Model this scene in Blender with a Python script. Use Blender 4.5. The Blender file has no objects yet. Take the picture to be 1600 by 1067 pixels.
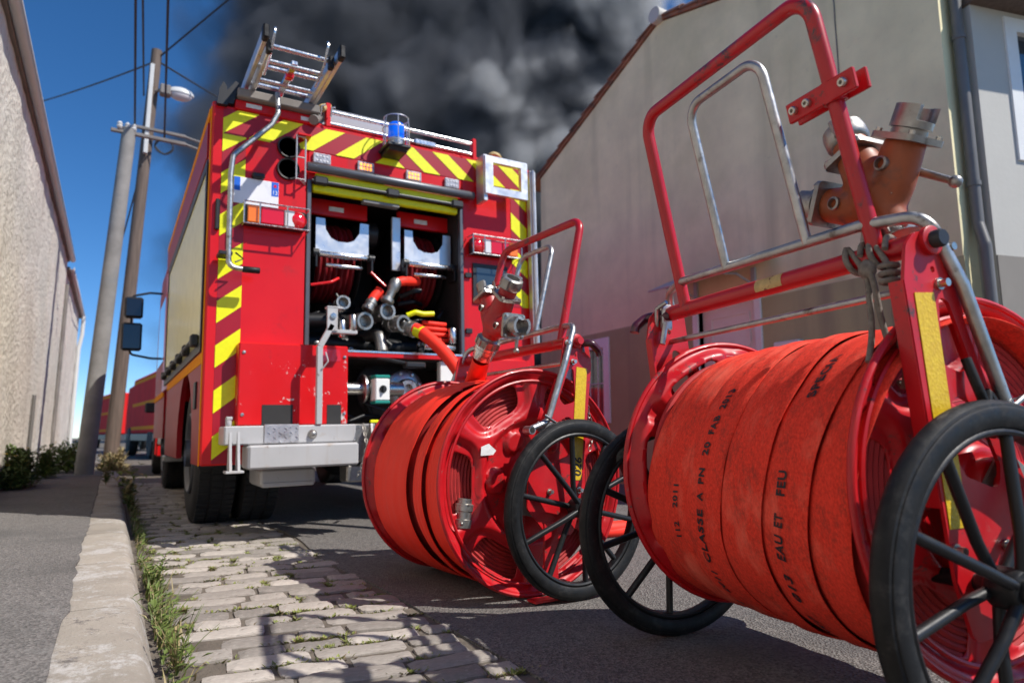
import bpy, bmesh, math, random
from mathutils import Vector, Matrix, noise
from mathutils.geometry import tessellate_polygon
random.seed(7)
R = math.radians
scene = bpy.context.scene
COL = scene.collection

# ------------------------------------------------------------------ camera
cam_d = bpy.data.cameras.new('camera')
cam = bpy.data.objects.new('camera', cam_d)
COL.objects.link(cam)
scene.camera = cam
cam_d.sensor_width = 36.0
cam_d.lens = 23.175
cam_d.clip_start = 0.02
cam_d.clip_end = 2000
CAM_PITCH, CAM_YAW = R(8.204), R(30.99)
cam.location = (0, 0, 0.64)
cam.rotation_euler = (R(90) + CAM_PITCH, 0, -CAM_YAW)
cam_d.dof.use_dof = True
cam_d.dof.focus_distance = 2.15
cam_d.dof.aperture_fstop = 2.8

# ------------------------------------------------------------------ sky and sun
SUN_EL = R(49)
SHADOW = Vector((-0.61, 0.79, 0)).normalized()          # where shadows fall
world = bpy.data.worlds.new('World')
scene.world = world
world.use_nodes = True
nt = world.node_tree
sky = nt.nodes.new('ShaderNodeTexSky')
sky.sky_type = 'NISHITA'
sky.sun_disc = False
sky.sun_elevation = SUN_EL
sky.sun_rotation = math.atan2(-SHADOW.x, -SHADOW.y)
sky.altitude = 3000
sky.air_density = 1.0
sky.dust_density = 0.0
sky.ozone_density = 5.0
bg = nt.nodes['Background']
bg.inputs['Strength'].default_value = 0.13
hsv = nt.nodes.new('ShaderNodeHueSaturation')
hsv.inputs['Saturation'].default_value = 1.2
nt.links.new(sky.outputs[0], hsv.inputs['Color'])
nt.links.new(hsv.outputs[0], bg.inputs['Color'])
sun_d = bpy.data.lights.new('sun', 'SUN')
sun_d.energy = 4.8
sun_d.angle = R(0.53)
sun_d.color = (1.0, 0.955, 0.89)
sun = bpy.data.objects.new('sun', sun_d)
COL.objects.link(sun)
ld = Vector((SHADOW.x * math.cos(SUN_EL), SHADOW.y * math.cos(SUN_EL), -math.sin(SUN_EL)))
sun.rotation_euler = ld.to_track_quat('-Z', 'Y').to_euler()
sun.location = (6, -8, 12)
scene.view_settings.view_transform = 'Standard'
scene.view_settings.look = 'None'
scene.view_settings.exposure = 0.2
scene.view_settings.gamma = 1.0
scene.view_settings.use_curve_mapping = False
scene.cycles.volume_step_rate = 0.4
scene.cycles.volume_max_steps = 64
scene.cycles.volume_bounces = 0
scene.cycles.max_bounces = 6
scene.cycles.diffuse_bounces = 3
scene.cycles.glossy_bounces = 3
scene.cycles.transmission_bounces = 4
scene.cycles.use_denoising = True
scene.cycles.sample_clamp_indirect = 6.0

# ------------------------------------------------------------------ materials
MATS = {}
def mat(name, col, rough=0.5, metal=0.0, var=0.0, vscale=6.0, bump=0.0, bscale=80.0, wear=None, wear2=None,
        coat=0.0, emis=None, rvar=0.0, trans=0.0, spec=None, rnd=0.0, stretch=None, bdist=0.002, voro=None, streak=None):
    """Principled material with noise colour variation, wear patches and fine relief. All procedural."""
    m = bpy.data.materials.new(name)
    m.use_nodes = True
    n, l = m.node_tree.nodes, m.node_tree.links
    p = n['Principled BSDF']
    p.inputs['Roughness'].default_value = rough
    p.inputs['Metallic'].default_value = metal
    if coat:
        p.inputs['Coat Weight'].default_value = coat
        p.inputs['Coat Roughness'].default_value = 0.06
    if spec is not None:
        p.inputs['Specular IOR Level'].default_value = spec
    if trans:
        p.inputs['Transmission Weight'].default_value = trans
    if emis:
        p.inputs['Emission Color'].default_value = (*emis[0], 1)
        p.inputs['Emission Strength'].default_value = emis[1]
    tc = n.new('ShaderNodeTexCoord')
    mp = n.new('ShaderNodeMapping')
    l.new(tc.outputs['Object'], mp.inputs[0])
    if stretch:
        mp.inputs['Scale'].default_value = stretch
    def tex(scale, detail=5.0, rgh=0.6):
        t = n.new('ShaderNodeTexNoise')
        t.inputs['Scale'].default_value = scale
        t.inputs['Detail'].default_value = detail
        t.inputs['Roughness'].default_value = rgh
        l.new(mp.outputs[0], t.inputs['Vector'])
        return t.outputs[0]
    def ramp(src, lo, hi):
        r = n.new('ShaderNodeMapRange')
        r.inputs['From Min'].default_value = lo
        r.inputs['From Max'].default_value = hi
        l.new(src, r.inputs['Value'])
        return r.outputs[0]
    def mix(fac, a, b, mode='MIX'):
        x = n.new('ShaderNodeMix')
        x.data_type = 'RGBA'
        x.blend_type = mode
        if isinstance(fac, float):
            x.inputs[0].default_value = fac
        else:
            l.new(fac, x.inputs[0])
        for i, v in ((6, a), (7, b)):
            if isinstance(v, tuple):
                x.inputs[i].default_value = (*v, 1)
            else:
                l.new(v, x.inputs[i])
        return x.outputs[2]
    c = col
    if var:
        lo = tuple(max(0, v * (1 - var)) for v in col)
        hi = tuple(min(1, v * (1 + var)) for v in col)
        c = mix(ramp(tex(vscale), 0.3, 0.7), lo, hi)
    if voro:                                   # aggregate speckle: (scale, dark, light)
        v = n.new('ShaderNodeTexVoronoi')
        v.inputs['Scale'].default_value = voro[0]
        l.new(mp.outputs[0], v.inputs['Vector'])
        s = n.new('ShaderNodeSeparateColor')
        l.new(v.outputs['Color'], s.inputs[0])
        sp = mix(s.outputs[0], voro[1], voro[2])
        c = mix(0.65, c, sp)
    if rnd:
        oi = n.new('ShaderNodeObjectInfo')
        hs = n.new('ShaderNodeHueSaturation')
        l.new(ramp(oi.outputs['Random'], 0, 1), hs.inputs['Value'])
        hs.inputs['Value'].default_value = 1
        mr = hs.inputs['Value'].links[0].from_node
        mr.inputs['To Min'].default_value = 1 - rnd
        mr.inputs['To Max'].default_value = 1 + rnd
        if isinstance(c, tuple):
            hs.inputs['Color'].default_value = (*c, 1)
        else:
            l.new(c, hs.inputs['Color'])
        c = hs.outputs[0]
    for w in (wear, wear2):
        if w:
            f = ramp(tex(w[1], 8.0, w[4] if len(w) > 4 else 0.65), w[2], w[3])
            c = mix(f, c, w[0])
    if streak:                                 # runs of dirt drawn out vertically: (colour, scale, lo, hi)
        m2 = n.new('ShaderNodeMapping')
        m2.inputs['Scale'].default_value = (1, 1, 0.07)
        l.new(tc.outputs['Object'], m2.inputs[0])
        t = n.new('ShaderNodeTexNoise')
        t.inputs['Scale'].default_value = streak[1]
        t.inputs['Detail'].default_value = 6
        l.new(m2.outputs[0], t.inputs['Vector'])
        c = mix(ramp(t.outputs[0], streak[2], streak[3]), c, streak[0])
    if isinstance(c, tuple):
        p.inputs['Base Color'].default_value = (*c, 1)
    else:
        l.new(c, p.inputs['Base Color'])
    if rvar:
        r = ramp(tex(vscale * 2.3), 0.3, 0.7)
        x = r.node
        x.inputs['To Min'].default_value = max(0.03, rough - rvar)
        x.inputs['To Max'].default_value = min(1, rough + rvar)
        l.new(r, p.inputs['Roughness'])
    if bump:
        b = n.new('ShaderNodeBump')
        b.inputs['Strength'].default_value = bump
        b.inputs['Distance'].default_value = bdist
        if voro:
            l.new(v.outputs['Distance'], b.inputs['Height'])
        else:
            l.new(tex(bscale, 6.0), b.inputs['Height'])
        l.new(b.outputs[0], p.inputs['Normal'])
    MATS[name] = m
    return m

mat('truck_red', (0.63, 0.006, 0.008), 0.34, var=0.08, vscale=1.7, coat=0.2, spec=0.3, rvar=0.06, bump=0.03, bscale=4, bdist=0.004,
    wear=((0.36, 0.02, 0.02), 5.0, 0.58, 0.80), streak=((0.34, 0.03, 0.03), 9, 0.58, 0.85))
mat('truck_red_worn', (0.63, 0.006, 0.008), 0.36, var=0.08, vscale=2.0, coat=0.1, spec=0.3, rvar=0.07,
    wear=((0.62, 0.55, 0.52), 6.5, 0.61, 0.63, 0.8), wear2=((0.3, 0.02, 0.02), 9.0, 0.62, 0.75))
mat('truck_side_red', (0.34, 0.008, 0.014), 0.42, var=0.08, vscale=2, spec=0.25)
mat('far_red', (0.70, 0.02, 0.02), 0.75, var=0.10, vscale=1.5, spec=0.1)
mat('dark_red_film', (0.34, 0.002, 0.014), 0.38, var=0.05)
mat('yellow_film', (0.80, 0.80, 0.0), 0.42, var=0.05, vscale=30, wear=((0.45, 0.42, 0.05), 14, 0.70, 0.82))
mat('orange_film', (0.85, 0.30, 0.01), 0.75, var=0.05, spec=0.08)
mat('cream_shutter', (0.95, 0.85, 0.38), 0.26, var=0.06, spec=0.3)
mat('cart_red', (0.50, 0.005, 0.010), 0.42, var=0.14, vscale=9, coat=0.08, rvar=0.08,
    wear=((0.09, 0.04, 0.035), 10.0, 0.585, 0.625, 0.85), wear2=((0.30, 0.14, 0.12), 30.0, 0.62, 0.72, 0.75), bump=0.05, bscale=40, bdist=0.001)
mat('handle_red', (0.46, 0.004, 0.010), 0.36, var=0.12, vscale=9, coat=0.2, rvar=0.08,
    wear=((0.05, 0.04, 0.045), 7.0, 0.575, 0.63, 0.8), wear2=((0.30, 0.13, 0.11), 40, 0.64, 0.72), stretch=(1, 0.35, 0.35))
mat('reflective_yellow', (0.72, 0.46, 0.012), 0.35, var=0.10, vscale=60, bump=0.35, voro=(160, (0.62, 0.38, 0.01), (0.78, 0.54, 0.02)),
    wear=((0.36, 0.06, 0.02), 17, 0.69, 0.72))
mat('ink_black', (0.015, 0.013, 0.018), 0.6, wear=((0.4, 0.06, 0.035), 130, 0.66, 0.76))
mat('steel', (0.50, 0.49, 0.47), 0.34, 1.0, var=0.18, vscale=14, rvar=0.12, bump=0.1, bscale=120, bdist=0.0006,
    wear=((0.17, 0.14, 0.12), 13, 0.60, 0.72))
mat('galvanised', (0.46, 0.46, 0.45), 0.42, 1.0, var=0.2, vscale=20, rvar=0.12, bump=0.12, bscale=70, bdist=0.0008,
    wear=((0.15, 0.12, 0.10), 16, 0.58, 0.70), wear2=((0.55, 0.53, 0.50), 60, 0.6, 0.8))
mat('aluminium', (0.72, 0.72, 0.72), 0.26, 1.0, var=0.06, vscale=20, rvar=0.08)
mat('alu_satin', (0.68, 0.67, 0.67), 0.36, 0.75, var=0.12, vscale=5, rvar=0.1, wear=((0.40, 0.38, 0.36), 9, 0.58, 0.75))
mat('cast_metal', (0.36, 0.345, 0.32), 0.42, 0.9, var=0.2, vscale=30, rvar=0.12, bump=0.25, bscale=150, bdist=0.0008,
    wear=((0.10, 0.085, 0.075), 22, 0.56, 0.70))
mat('bolt_zinc', (0.55, 0.52, 0.46), 0.35, 1.0, var=0.2, vscale=60)
mat('divider_orange', (0.31, 0.070, 0.018), 0.48, var=0.2, vscale=14, rvar=0.1, bump=0.2, bscale=120, bdist=0.0008,
    wear=((0.11, 0.045, 0.025), 14, 0.52, 0.70), wear2=((0.42, 0.36, 0.30), 55, 0.70, 0.74))
mat('divider_red', (0.42, 0.014, 0.014), 0.42, var=0.15, vscale=14, bump=0.2, bscale=120, bdist=0.0008,
    wear=((0.20, 0.04, 0.03), 18, 0.56, 0.72))
mat('rubber', (0.008, 0.008, 0.0085), 0.55, spec=0.3, var=0.3, vscale=18, rvar=0.15, bump=0.25, bscale=140, bdist=0.0008,
    wear=((0.05, 0.047, 0.044), 16, 0.52, 0.75, 0.8), wear2=((0.14, 0.13, 0.11), 40, 0.64, 0.72, 0.85))
mat('black_paint', (0.012, 0.0125, 0.014), 0.42, spec=0.35, var=0.2, vscale=20, bump=0.35, bscale=220, bdist=0.0006, rvar=0.1,
    wear=((0.10, 0.095, 0.09), 34, 0.68, 0.78))
mat('truck_tyre', (0.018, 0.018, 0.019), 0.75, var=0.25, vscale=5, bump=0.3, bscale=50)
mat('black_plastic', (0.014, 0.014, 0.016), 0.45, var=0.2, vscale=12)
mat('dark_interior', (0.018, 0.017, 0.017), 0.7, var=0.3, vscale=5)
mat('grey_bar', (0.11, 0.115, 0.13), 0.4, 0.5, var=0.1)
mat('white_paint', (0.46, 0.455, 0.455), 0.42, var=0.07, vscale=3, wear=((0.40, 0.34, 0.29), 7, 0.60, 0.70), wear2=((0.16, 0.10, 0.07), 17, 0.64, 0.68, 0.75), streak=((0.40, 0.35, 0.31), 14, 0.56, 0.8))
mat('white_plastic', (0.85, 0.84, 0.80), 0.4, var=0.04)
mat('board_grey', (0.36, 0.37, 0.41), 0.45, var=0.06)
mat('grey_panel', (0.20, 0.20, 0.19), 0.5, var=0.1)
mat('plate_white', (0.80, 0.80, 0.83), 0.3, var=0.03, wear=((0.62, 0.62, 0.66), 5, 0.55, 0.7))
mat('plate_blue', (0.015, 0.13, 0.62), 0.35)
mat('lens_red', (0.62, 0.008, 0.018), 0.10, coat=0.8, emis=((0.6, 0.01, 0.01), 0.12))
mat('lens_amber', (0.85, 0.18, 0.01), 0.12, coat=0.8, emis=((0.9, 0.2, 0.01), 0.12))
mat('lens_clear', (0.74, 0.72, 0.72), 0.12, coat=0.6)
mat('led_glass', (0.42, 0.42, 0.46), 0.12, var=0.5, vscale=40, coat=0.6)
mat('led_lit', (0.95, 0.42, 0.12), 0.3, emis=((1.0, 0.30, 0.03), 1.8))
mat('beacon_blue', (0.005, 0.11, 0.80), 0.10, coat=1.0, emis=((0.0, 0.16, 1.0), 0.35))
mat('glass_dark', (0.035, 0.05, 0.06), 0.06, coat=0.6, spec=0.8)
mat('glass_mirror', (0.06, 0.06, 0.065), 0.08, 0.9)  # near-black base paints in the reflection of a dark wall
mat('hose_old', (0.97, 0.055, 0.032), 0.85, stretch=(1, 1.7, 1), var=0.32, vscale=120, bump=0.7, bscale=330, bdist=0.0014, spec=0.15,
    wear=((0.28, 0.045, 0.032), 7.0, 0.51, 0.69, 0.95), wear2=((0.96, 0.17, 0.11), 4.0, 0.52, 0.72))
mat('hose_new', (1.0, 0.040, 0.020), 0.58, var=0.05, vscale=8, bump=0.12, bscale=260, bdist=0.0006, spec=0.3)
mat('hose_inner', (0.40, 0.02, 0.02), 0.7, var=0.3, vscale=14, bump=0.2, bscale=120)
mat('hose_reel_red', (0.22, 0.006, 0.012), 0.55, var=0.25, vscale=14, wear=((0.07, 0.02, 0.02), 9, 0.55, 0.7))
mat('rope_grey', (0.20, 0.175, 0.15), 0.9, var=0.3, vscale=60, bump=0.9, bscale=160, bdist=0.003)
mat('chain_steel', (0.38, 0.35, 0.31), 0.5, 0.8, var=0.3, vscale=50)
mat('sticker_tan', (0.52, 0.38, 0.16), 0.6, var=0.2, vscale=40, wear=((0.15, 0.05, 0.03), 30, 0.55, 0.6))
mat('sticker_white', (0.72, 0.72, 0.72), 0.5, var=0.15, vscale=50)
# the place
mat('stucco_rough', (0.70, 0.645, 0.56), 0.92, var=0.16, vscale=1.3, bump=1.0, bscale=17, bdist=0.03,
    wear=((0.30, 0.26, 0.215), 13, 0.54, 0.68, 0.75), wear2=((0.78, 0.73, 0.66), 1.1, 0.5, 0.7), streak=((0.40, 0.34, 0.28), 3, 0.55, 0.8))
mat('coping_grey', (0.20, 0.18, 0.165), 0.8, var=0.25, vscale=3, bump=0.3, bscale=30)
mat('house_render', (0.85, 0.755, 0.46), 0.85, var=0.13, vscale=1.4, bump=0.25, bscale=24, bdist=0.006,
    wear=((0.70, 0.64, 0.36), 0.8, 0.50, 0.74), wear2=((0.52, 0.47, 0.28), 5.5, 0.60, 0.80, 0.8), streak=((0.56, 0.51, 0.30), 2.6, 0.54, 0.82))
mat('pale_plinth', (0.26, 0.235, 0.205), 0.85, var=0.12, vscale=1.2)
mat('house_plinth', (0.44, 0.41, 0.215), 0.85, streak=((0.30, 0.26, 0.17), 3, 0.52, 0.8), var=0.14, vscale=0.8, bump=0.2, bscale=30, bdist=0.005)
mat('house_pale', (0.54, 0.52, 0.47), 0.85, var=0.06, vscale=0.7, bump=0.25, bscale=22, bdist=0.006)
mat('roof_tile', (0.33, 0.16, 0.10), 0.85, var=0.35, vscale=3, bump=0.3, bscale=30, rnd=0.25, wear=((0.16, 0.12, 0.10), 5, 0.5, 0.65))
mat('door_white', (0.88, 0.85, 0.76), 0.5, var=0.04)
mat('pipe_grey', (0.16, 0.152, 0.142), 0.4, var=0.08)
mat('curtain', (0.55, 0.52, 0.48), 0.9, var=0.1, vscale=20, stretch=(6, 6, 0.3))
mat('pole_concrete', (0.24, 0.23, 0.215), 0.85, var=0.2, vscale=4, bump=0.4, bscale=25, wear=((0.20, 0.20, 0.20), 3, 0.55, 0.7))
mat('pole_wood', (0.135, 0.10, 0.08), 0.85, var=0.3, vscale=5, stretch=(6, 6, 0.4), bump=0.4, bscale=10)
mat('lamp_shell', (0.62, 0.62, 0.60), 0.35, var=0.05)
mat('lamp_bowl', (0.60, 0.55, 0.56), 0.2, coat=0.5)
mat('cable', (0.025, 0.025, 0.03), 0.6)
mat('asphalt', (0.135, 0.123, 0.114), 0.9, var=0.18, vscale=2.2, voro=(135, (0.045, 0.041, 0.039), (0.27, 0.243, 0.222)), bump=1.0, bdist=0.006,
    wear=((0.09, 0.083, 0.08), 1.1, 0.52, 0.70), wear2=((0.20, 0.185, 0.17), 3.0, 0.58, 0.72))
mat('pavement', (0.135, 0.125, 0.117), 0.9, var=0.16, vscale=2.5, voro=(150, (0.06, 0.056, 0.054), (0.27, 0.25, 0.235)), bump=0.9, bdist=0.004,
    wear=((0.10, 0.095, 0.09), 1.5, 0.50, 0.70), wear2=((0.21, 0.20, 0.19), 5.0, 0.60, 0.72))
mat('ground_dirt', (0.13, 0.108, 0.085), 0.95, var=0.3, vscale=6, bump=0.8, bscale=60, bdist=0.01)
mat('kerb_stone', (0.33, 0.292, 0.245), 0.88, var=0.16, vscale=5, bump=1.0, bscale=95, bdist=0.005, rnd=0.08,
    wear=((0.48, 0.455, 0.43), 3.2, 0.52, 0.60, 0.9), wear2=((0.13, 0.115, 0.105), 5.0, 0.57, 0.66, 0.9))
mat('cobble', (0.345, 0.308, 0.27), 0.8, var=0.18, vscale=7, bump=0.45, bscale=70, bdist=0.004, rnd=0.38,
    wear=((0.155, 0.132, 0.115), 6, 0.56, 0.70), wear2=((0.42, 0.375, 0.335), 8, 0.56, 0.72))
def leaf_mat(name, col, var):
    m = mat(name, col, 0.6, var=var, vscale=9)
    p = m.node_tree.nodes['Principled BSDF']
    p.inputs['Subsurface Weight'].default_value = 0.0
    return m
leaf_mat('grass', (0.115, 0.16, 0.030), 0.4)
leaf_mat('grass_dry', (0.30, 0.235, 0.11), 0.3)
leaf_mat('moss', (0.19, 0.21, 0.045), 0.5)
leaf_mat('moss_dry', (0.20, 0.14, 0.07), 0.4)
leaf_mat('weed_leaf', (0.10, 0.14, 0.035), 0.45)
mat('flower_yellow', (0.75, 0.52, 0.02), 0.6)

# ------------------------------------------------------------------ geometry helpers
def frame(d, up=Vector((0, 0, 1))):
    d = Vector(d).normalized()
    u = Vector(up)
    if abs(d.dot(u)) > 0.97:
        u = Vector((1, 0, 0)) if abs(d.x) < 0.9 else Vector((0, 1, 0))
    x = u.cross(d).normalized()
    y = d.cross(x)
    return x, y, d

class MB:
    def __init__(self):
        self.v, self.f = [], []
    def add(self, vs, fs):
        o = len(self.v)
        self.v += [tuple(p) for p in vs]
        self.f += [tuple(i + o for i in f) for f in fs]
        return self
    def box(self, lo, hi, ch=0.004, M=None):
        """chamfered box between two corners"""
        lo, hi = Vector(lo), Vector(hi)
        c = (lo + hi) / 2
        h = (hi - lo) / 2
        h = Vector((abs(h.x), abs(h.y), abs(h.z)))
        ch = min(ch, 0.45 * min(h))
        vs, idx = [], {}
        for sx in (-1, 1):
            for sy in (-1, 1):
                for sz in (-1, 1):
                    s = (sx, sy, sz)
                    for ax in range(3):
                        q = [s[k] * (h[k] - (0 if k == ax else ch)) for k in range(3)]
                        idx[(s, ax)] = len(vs)
                        vs.append(c + Vector(q))
        fs = []
        for ax in range(3):
            a, b = (ax + 1) % 3, (ax + 2) % 3
            for s in (-1, 1):
                loop = []
                for (p, q) in ((-1, -1), (1, -1), (1, 1), (-1, 1)):
                    t = [0, 0, 0]
                    t[ax], t[a], t[b] = s, p, q
                    loop.append(idx[(tuple(t), ax)])
                fs.append(loop if s > 0 else loop[::-1])
            for p in (-1, 1):
                for q in (-1, 1):
                    t0, t1 = [0, 0, 0], [0, 0, 0]
                    t0[ax], t1[ax] = -1, 1
                    t0[a] = t1[a] = p
                    t0[b] = t1[b] = q
                    t0, t1 = tuple(t0), tuple(t1)
                    loop = [idx[(t0, a)], idx[(t1, a)], idx[(t1, b)], idx[(t0, b)]]
                    fs.append(loop if p * q > 0 else loop[::-1])
        for sx in (-1, 1):
            for sy in (-1, 1):
                for sz in (-1, 1):
                    s = (sx, sy, sz)
                    loop = [idx[(s, 0)], idx[(s, 1)], idx[(s, 2)]]
                    fs.append(loop if sx * sy * sz > 0 else loop[::-1])
        if M is not None:
            vs = [M @ v for v in vs]
        return self.add(vs, fs)
    def tube(self, pts, r, n=10, cap=True, closed=False):
        pts = [Vector(p) for p in pts]
        k = len(pts)
        rs = r if isinstance(r, (list, tuple)) else [r] * k
        vs, fs = [], []
        px = None
        for i in range(k):
            if closed:
                d = (pts[(i + 1) % k] - pts[i - 1])
            else:
                d = pts[min(i + 1, k - 1)] - pts[max(i - 1, 0)]
            d.normalize()
            if px is None:
                px = frame(d)[0]
            x = (px - d * px.dot(d)).normalized()
            y = d.cross(x)
            px = x
            for j in range(n):
                a = 2 * math.pi * j / n
                vs.append(pts[i] + (x * math.cos(a) + y * math.sin(a)) * rs[i])
        m = k if closed else k - 1
        for i in range(m):
            for j in range(n):
                a, b = i * n + j, i * n + (j + 1) % n
                c, d2 = ((i + 1) % k) * n + (j + 1) % n, ((i + 1) % k) * n + j
                fs.append((a, b, c, d2))
        if cap and not closed:
            fs.append(tuple(range(n))[::-1])
            fs.append(tuple((k - 1) * n + j for j in range(n)))
        return self.add(vs, fs)
    def lathe(self, prof, o=(0, 0, 0), d=(0, 0, 1), n=24, closed=False, up=(0, 0, 1)):
        """profile of (radius, height) turned about direction d through o"""
        o = Vector(o)
        x, y, z = frame(d, up)
        vs, fs = [], []
        for (r, h) in prof:
            for j in range(n):
                a = 2 * math.pi * j / n
                vs.append(o + z * h + (x * math.cos(a) + y * math.sin(a)) * r)
        k = len(prof)
        for i in range(k if closed else k - 1):
            for j in range(n):
                i2 = (i + 1) % k
                fs.append((i * n + j, i * n + (j + 1) % n, i2 * n + (j + 1) % n, i2 * n + j))
        if not closed:
            if prof[0][0] > 1e-5:
                fs.append(tuple(range(n))[::-1])
            if prof[-1][0] > 1e-5:
                fs.append(tuple((k - 1) * n + j for j in range(n)))
        return self.add(vs, fs)
    def cyl(self, p0, p1, r, r2=None, n=16, ch=0.0):
        p0, p1 = Vector(p0), Vector(p1)
        L = (p1 - p0).length
        r2 = r if r2 is None else r2
        if ch:
            prof = [(r - ch, 0), (r, ch), (r2, L - ch), (r2 - ch, L)]
        else:
            prof = [(r, 0), (r2, L)]
        return self.lathe(prof, p0, p1 - p0, n)
    def prism(self, outer, holes=(), t0=0.0, t1=0.01, M=None):
        """flat plate from a 2D outline with holes, extruded from t0 to t1"""
        loops = [list(outer)] + [list(h) for h in holes]
        flat = [p for lp in loops for p in lp]
        tris = tessellate_polygon([[Vector((p[0], p[1], 0)) for p in lp] for lp in loops])
        N = len(flat)
        vs = [Vector((p[0], p[1], t1)) for p in flat] + [Vector((p[0], p[1], t0)) for p in flat]
        fs = []
        for t in tris:
            a, b, c = (Vector((*flat[i], 0)) for i in t)
            if (b - a).cross(c - a).z < 0:
                t = t[::-1]
            fs.append(tuple(t))
            fs.append(tuple(i + N for i in t[::-1]))
        o = 0
        for li, lp in enumerate(loops):
            k = len(lp)
            area = sum(lp[i][0] * lp[(i + 1) % k][1] - lp[(i + 1) % k][0] * lp[i][1] for i in range(k))
            for i in range(k):
                a, b = o + i, o + (i + 1) % k
                q = (a, a + N, b + N, b)
                if (area > 0) == (li > 0):
                    q = q[::-1]
                fs.append(q)
            o += k
        if M is not None:
            vs = [M @ v for v in vs]
        return self.add(vs, fs)
    def ball(self, c, r, n=12, s=(1, 1, 1)):
        prof = []
        k = n // 2
        c = Vector(c)
        vs, fs = [], []
        for i in range(k + 1):
            t = math.pi * i / k
            for j in range(n):
                a = 2 * math.pi * j / n
                vs.append((c.x + s[0] * r * math.sin(t) * math.cos(a), c.y + s[1] * r * math.sin(t) * math.sin(a), c.z - s[2] * r * math.cos(t)))
        for i in range(k):
            for j in range(n):
                fs.append((i * n + j, i * n + (j + 1) % n, (i + 1) * n + (j + 1) % n, (i + 1) * n + j))
        return self.add(vs, fs)
    def build(self, name, m, parent=None, smooth=45, label=None):
        me = bpy.data.meshes.new(name)
        me.from_pydata(self.v, [], self.f)
        me.validate(clean_customdata=False)
        if smooth:
            me.polygons.foreach_set('use_smooth', [True] * len(me.polygons))
            me.set_sharp_from_angle(angle=R(smooth))
        me.materials.append(MATS[m] if isinstance(m, str) else m)
        o = bpy.data.objects.new(name, me)
        COL.objects.link(o)
        if parent is not None:
            o.parent = parent
        if label:
            o['label'] = label
        return o

def tag(o, label=None, cat=None, group=None, kind=None):
    if label: o['label'] = label
    if cat: o['category'] = cat
    if group: o['group'] = group
    if kind: o['kind'] = kind
    return o
def thing(name, label, cat, loc=(0, 0, 0), rz=0.0, group=None):
    o = bpy.data.objects.new(name, None)
    o.empty_display_size = 0.1
    COL.objects.link(o)
    o.location = loc
    o.rotation_euler = (0, 0, rz)
    return tag(o, label, cat, group)
def arc(c, r, a0, a1, n, ax=(1, 0, 0), ay=(0, 0, 1)):
    c, ax, ay = Vector(c), Vector(ax), Vector(ay)
    return [c + (ax * math.cos(R(a0 + (a1 - a0) * i / n)) + ay * math.sin(R(a0 + (a1 - a0) * i / n))) * r for i in range(n + 1)]
def fillet(pts, r, n=6):
    """round the inner corners of a polyline"""
    pts = [Vector(p) for p in pts]
    out = [pts[0]]
    for i in range(1, len(pts) - 1):
        a, b, c = pts[i - 1], pts[i], pts[i + 1]
        u, v = (a - b).normalized(), (c - b).normalized()
        ang = u.angle(v)
        d = min(r / math.tan(ang / 2), 0.48 * (a - b).length, 0.48 * (c - b).length)
        rr = d * math.tan(ang / 2)
        ctr = b + (u + v).normalized() * (rr / math.sin(ang / 2))
        s, e = b + u * d - ctr, b + v * d - ctr
        tot = s.angle(e)
        for k in range(n + 1):
            t = k / n
            out.append(ctr + (s * math.sin((1 - t) * tot) + e * math.sin(t * tot)) / max(1e-6, math.sin(tot)))
    out.append(pts[-1])
    return out
def rrect(cx, cy, hx, hy, r, n=4):
    out = []
    for (sx, sy, a) in ((1, 1, 0), (-1, 1, 90), (-1, -1, 180), (1, -1, 270)):
        for k in range(n + 1):
            t = R(a + 90 * k / n)
            out.append((cx + sx * (hx - r) + r * math.cos(t), cy + sy * (hy - r) + r * math.sin(t)))
    return out
def roundpoly(pts, r, n=4):
    """closed 2D polygon with rounded corners"""
    k = len(pts)
    out = []
    for i in range(k):
        seg = fillet([Vector((*pts[i - 1], 0)), Vector((*pts[i], 0)), Vector((*pts[(i + 1) % k], 0))], r, n)
        out += [(p.x, p.y) for p in seg[1:-1]]
    return out
def text_mesh(s, size, spacing=1.0, thick=0.0, shear=0.0):
    cu = bpy.data.curves.new('txt', 'FONT')
    cu.body = s
    cu.size = size
    cu.space_character = spacing
    cu.resolution_u = 3
    cu.shear = shear
    cu.offset = thick
    o = bpy.data.objects.new('txt', cu)
    COL.objects.link(o)
    bpy.context.view_layer.update()
    dg = bpy.context.evaluated_depsgraph_get()
    me = o.evaluated_get(dg).to_mesh()
    bm = bmesh.new()
    bm.from_mesh(me)
    bmesh.ops.triangulate(bm, faces=bm.faces)
    vs = [v.co.copy() for v in bm.verts]
    fs = [tuple(v.index for v in f.verts) for f in bm.faces]
    bm.free()
    o.evaluated_get(dg).to_mesh_clear()
    bpy.data.objects.remove(o)
    bpy.data.curves.remove(cu)
    return vs, fs
def clip_poly(poly, lo, hi):
    """clip a 2D polygon to a rectangle"""
    for ax, lim, sgn in ((0, lo[0], 1), (0, hi[0], -1), (1, lo[1], 1), (1, hi[1], -1)):
        out = []
        for i in range(len(poly)):
            a, b = poly[i - 1], poly[i]
            ia, ib = sgn * (a[ax] - lim) >= 0, sgn * (b[ax] - lim) >= 0
            if ia != ib:
                t = (lim - a[ax]) / (b[ax] - a[ax])
                out.append((a[0] + t * (b[0] - a[0]), a[1] + t * (b[1] - a[1])))
            if ib:
                out.append(b)
        poly = out
        if len(poly) < 3:
            return []
    return poly
XZ = Matrix(((1, 0, 0, 0), (0, 0, -1, 0), (0, 1, 0, 0), (0, 0, 0, 1)))   # 2D (x, y) -> (x, z), extruded towards -y
YZ = Matrix(((0, 0, 1, 0), (1, 0, 0, 0), (0, 1, 0, 0), (0, 0, 0, 1)))    # 2D (x, y) -> (y, z), extruded towards +x
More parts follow.
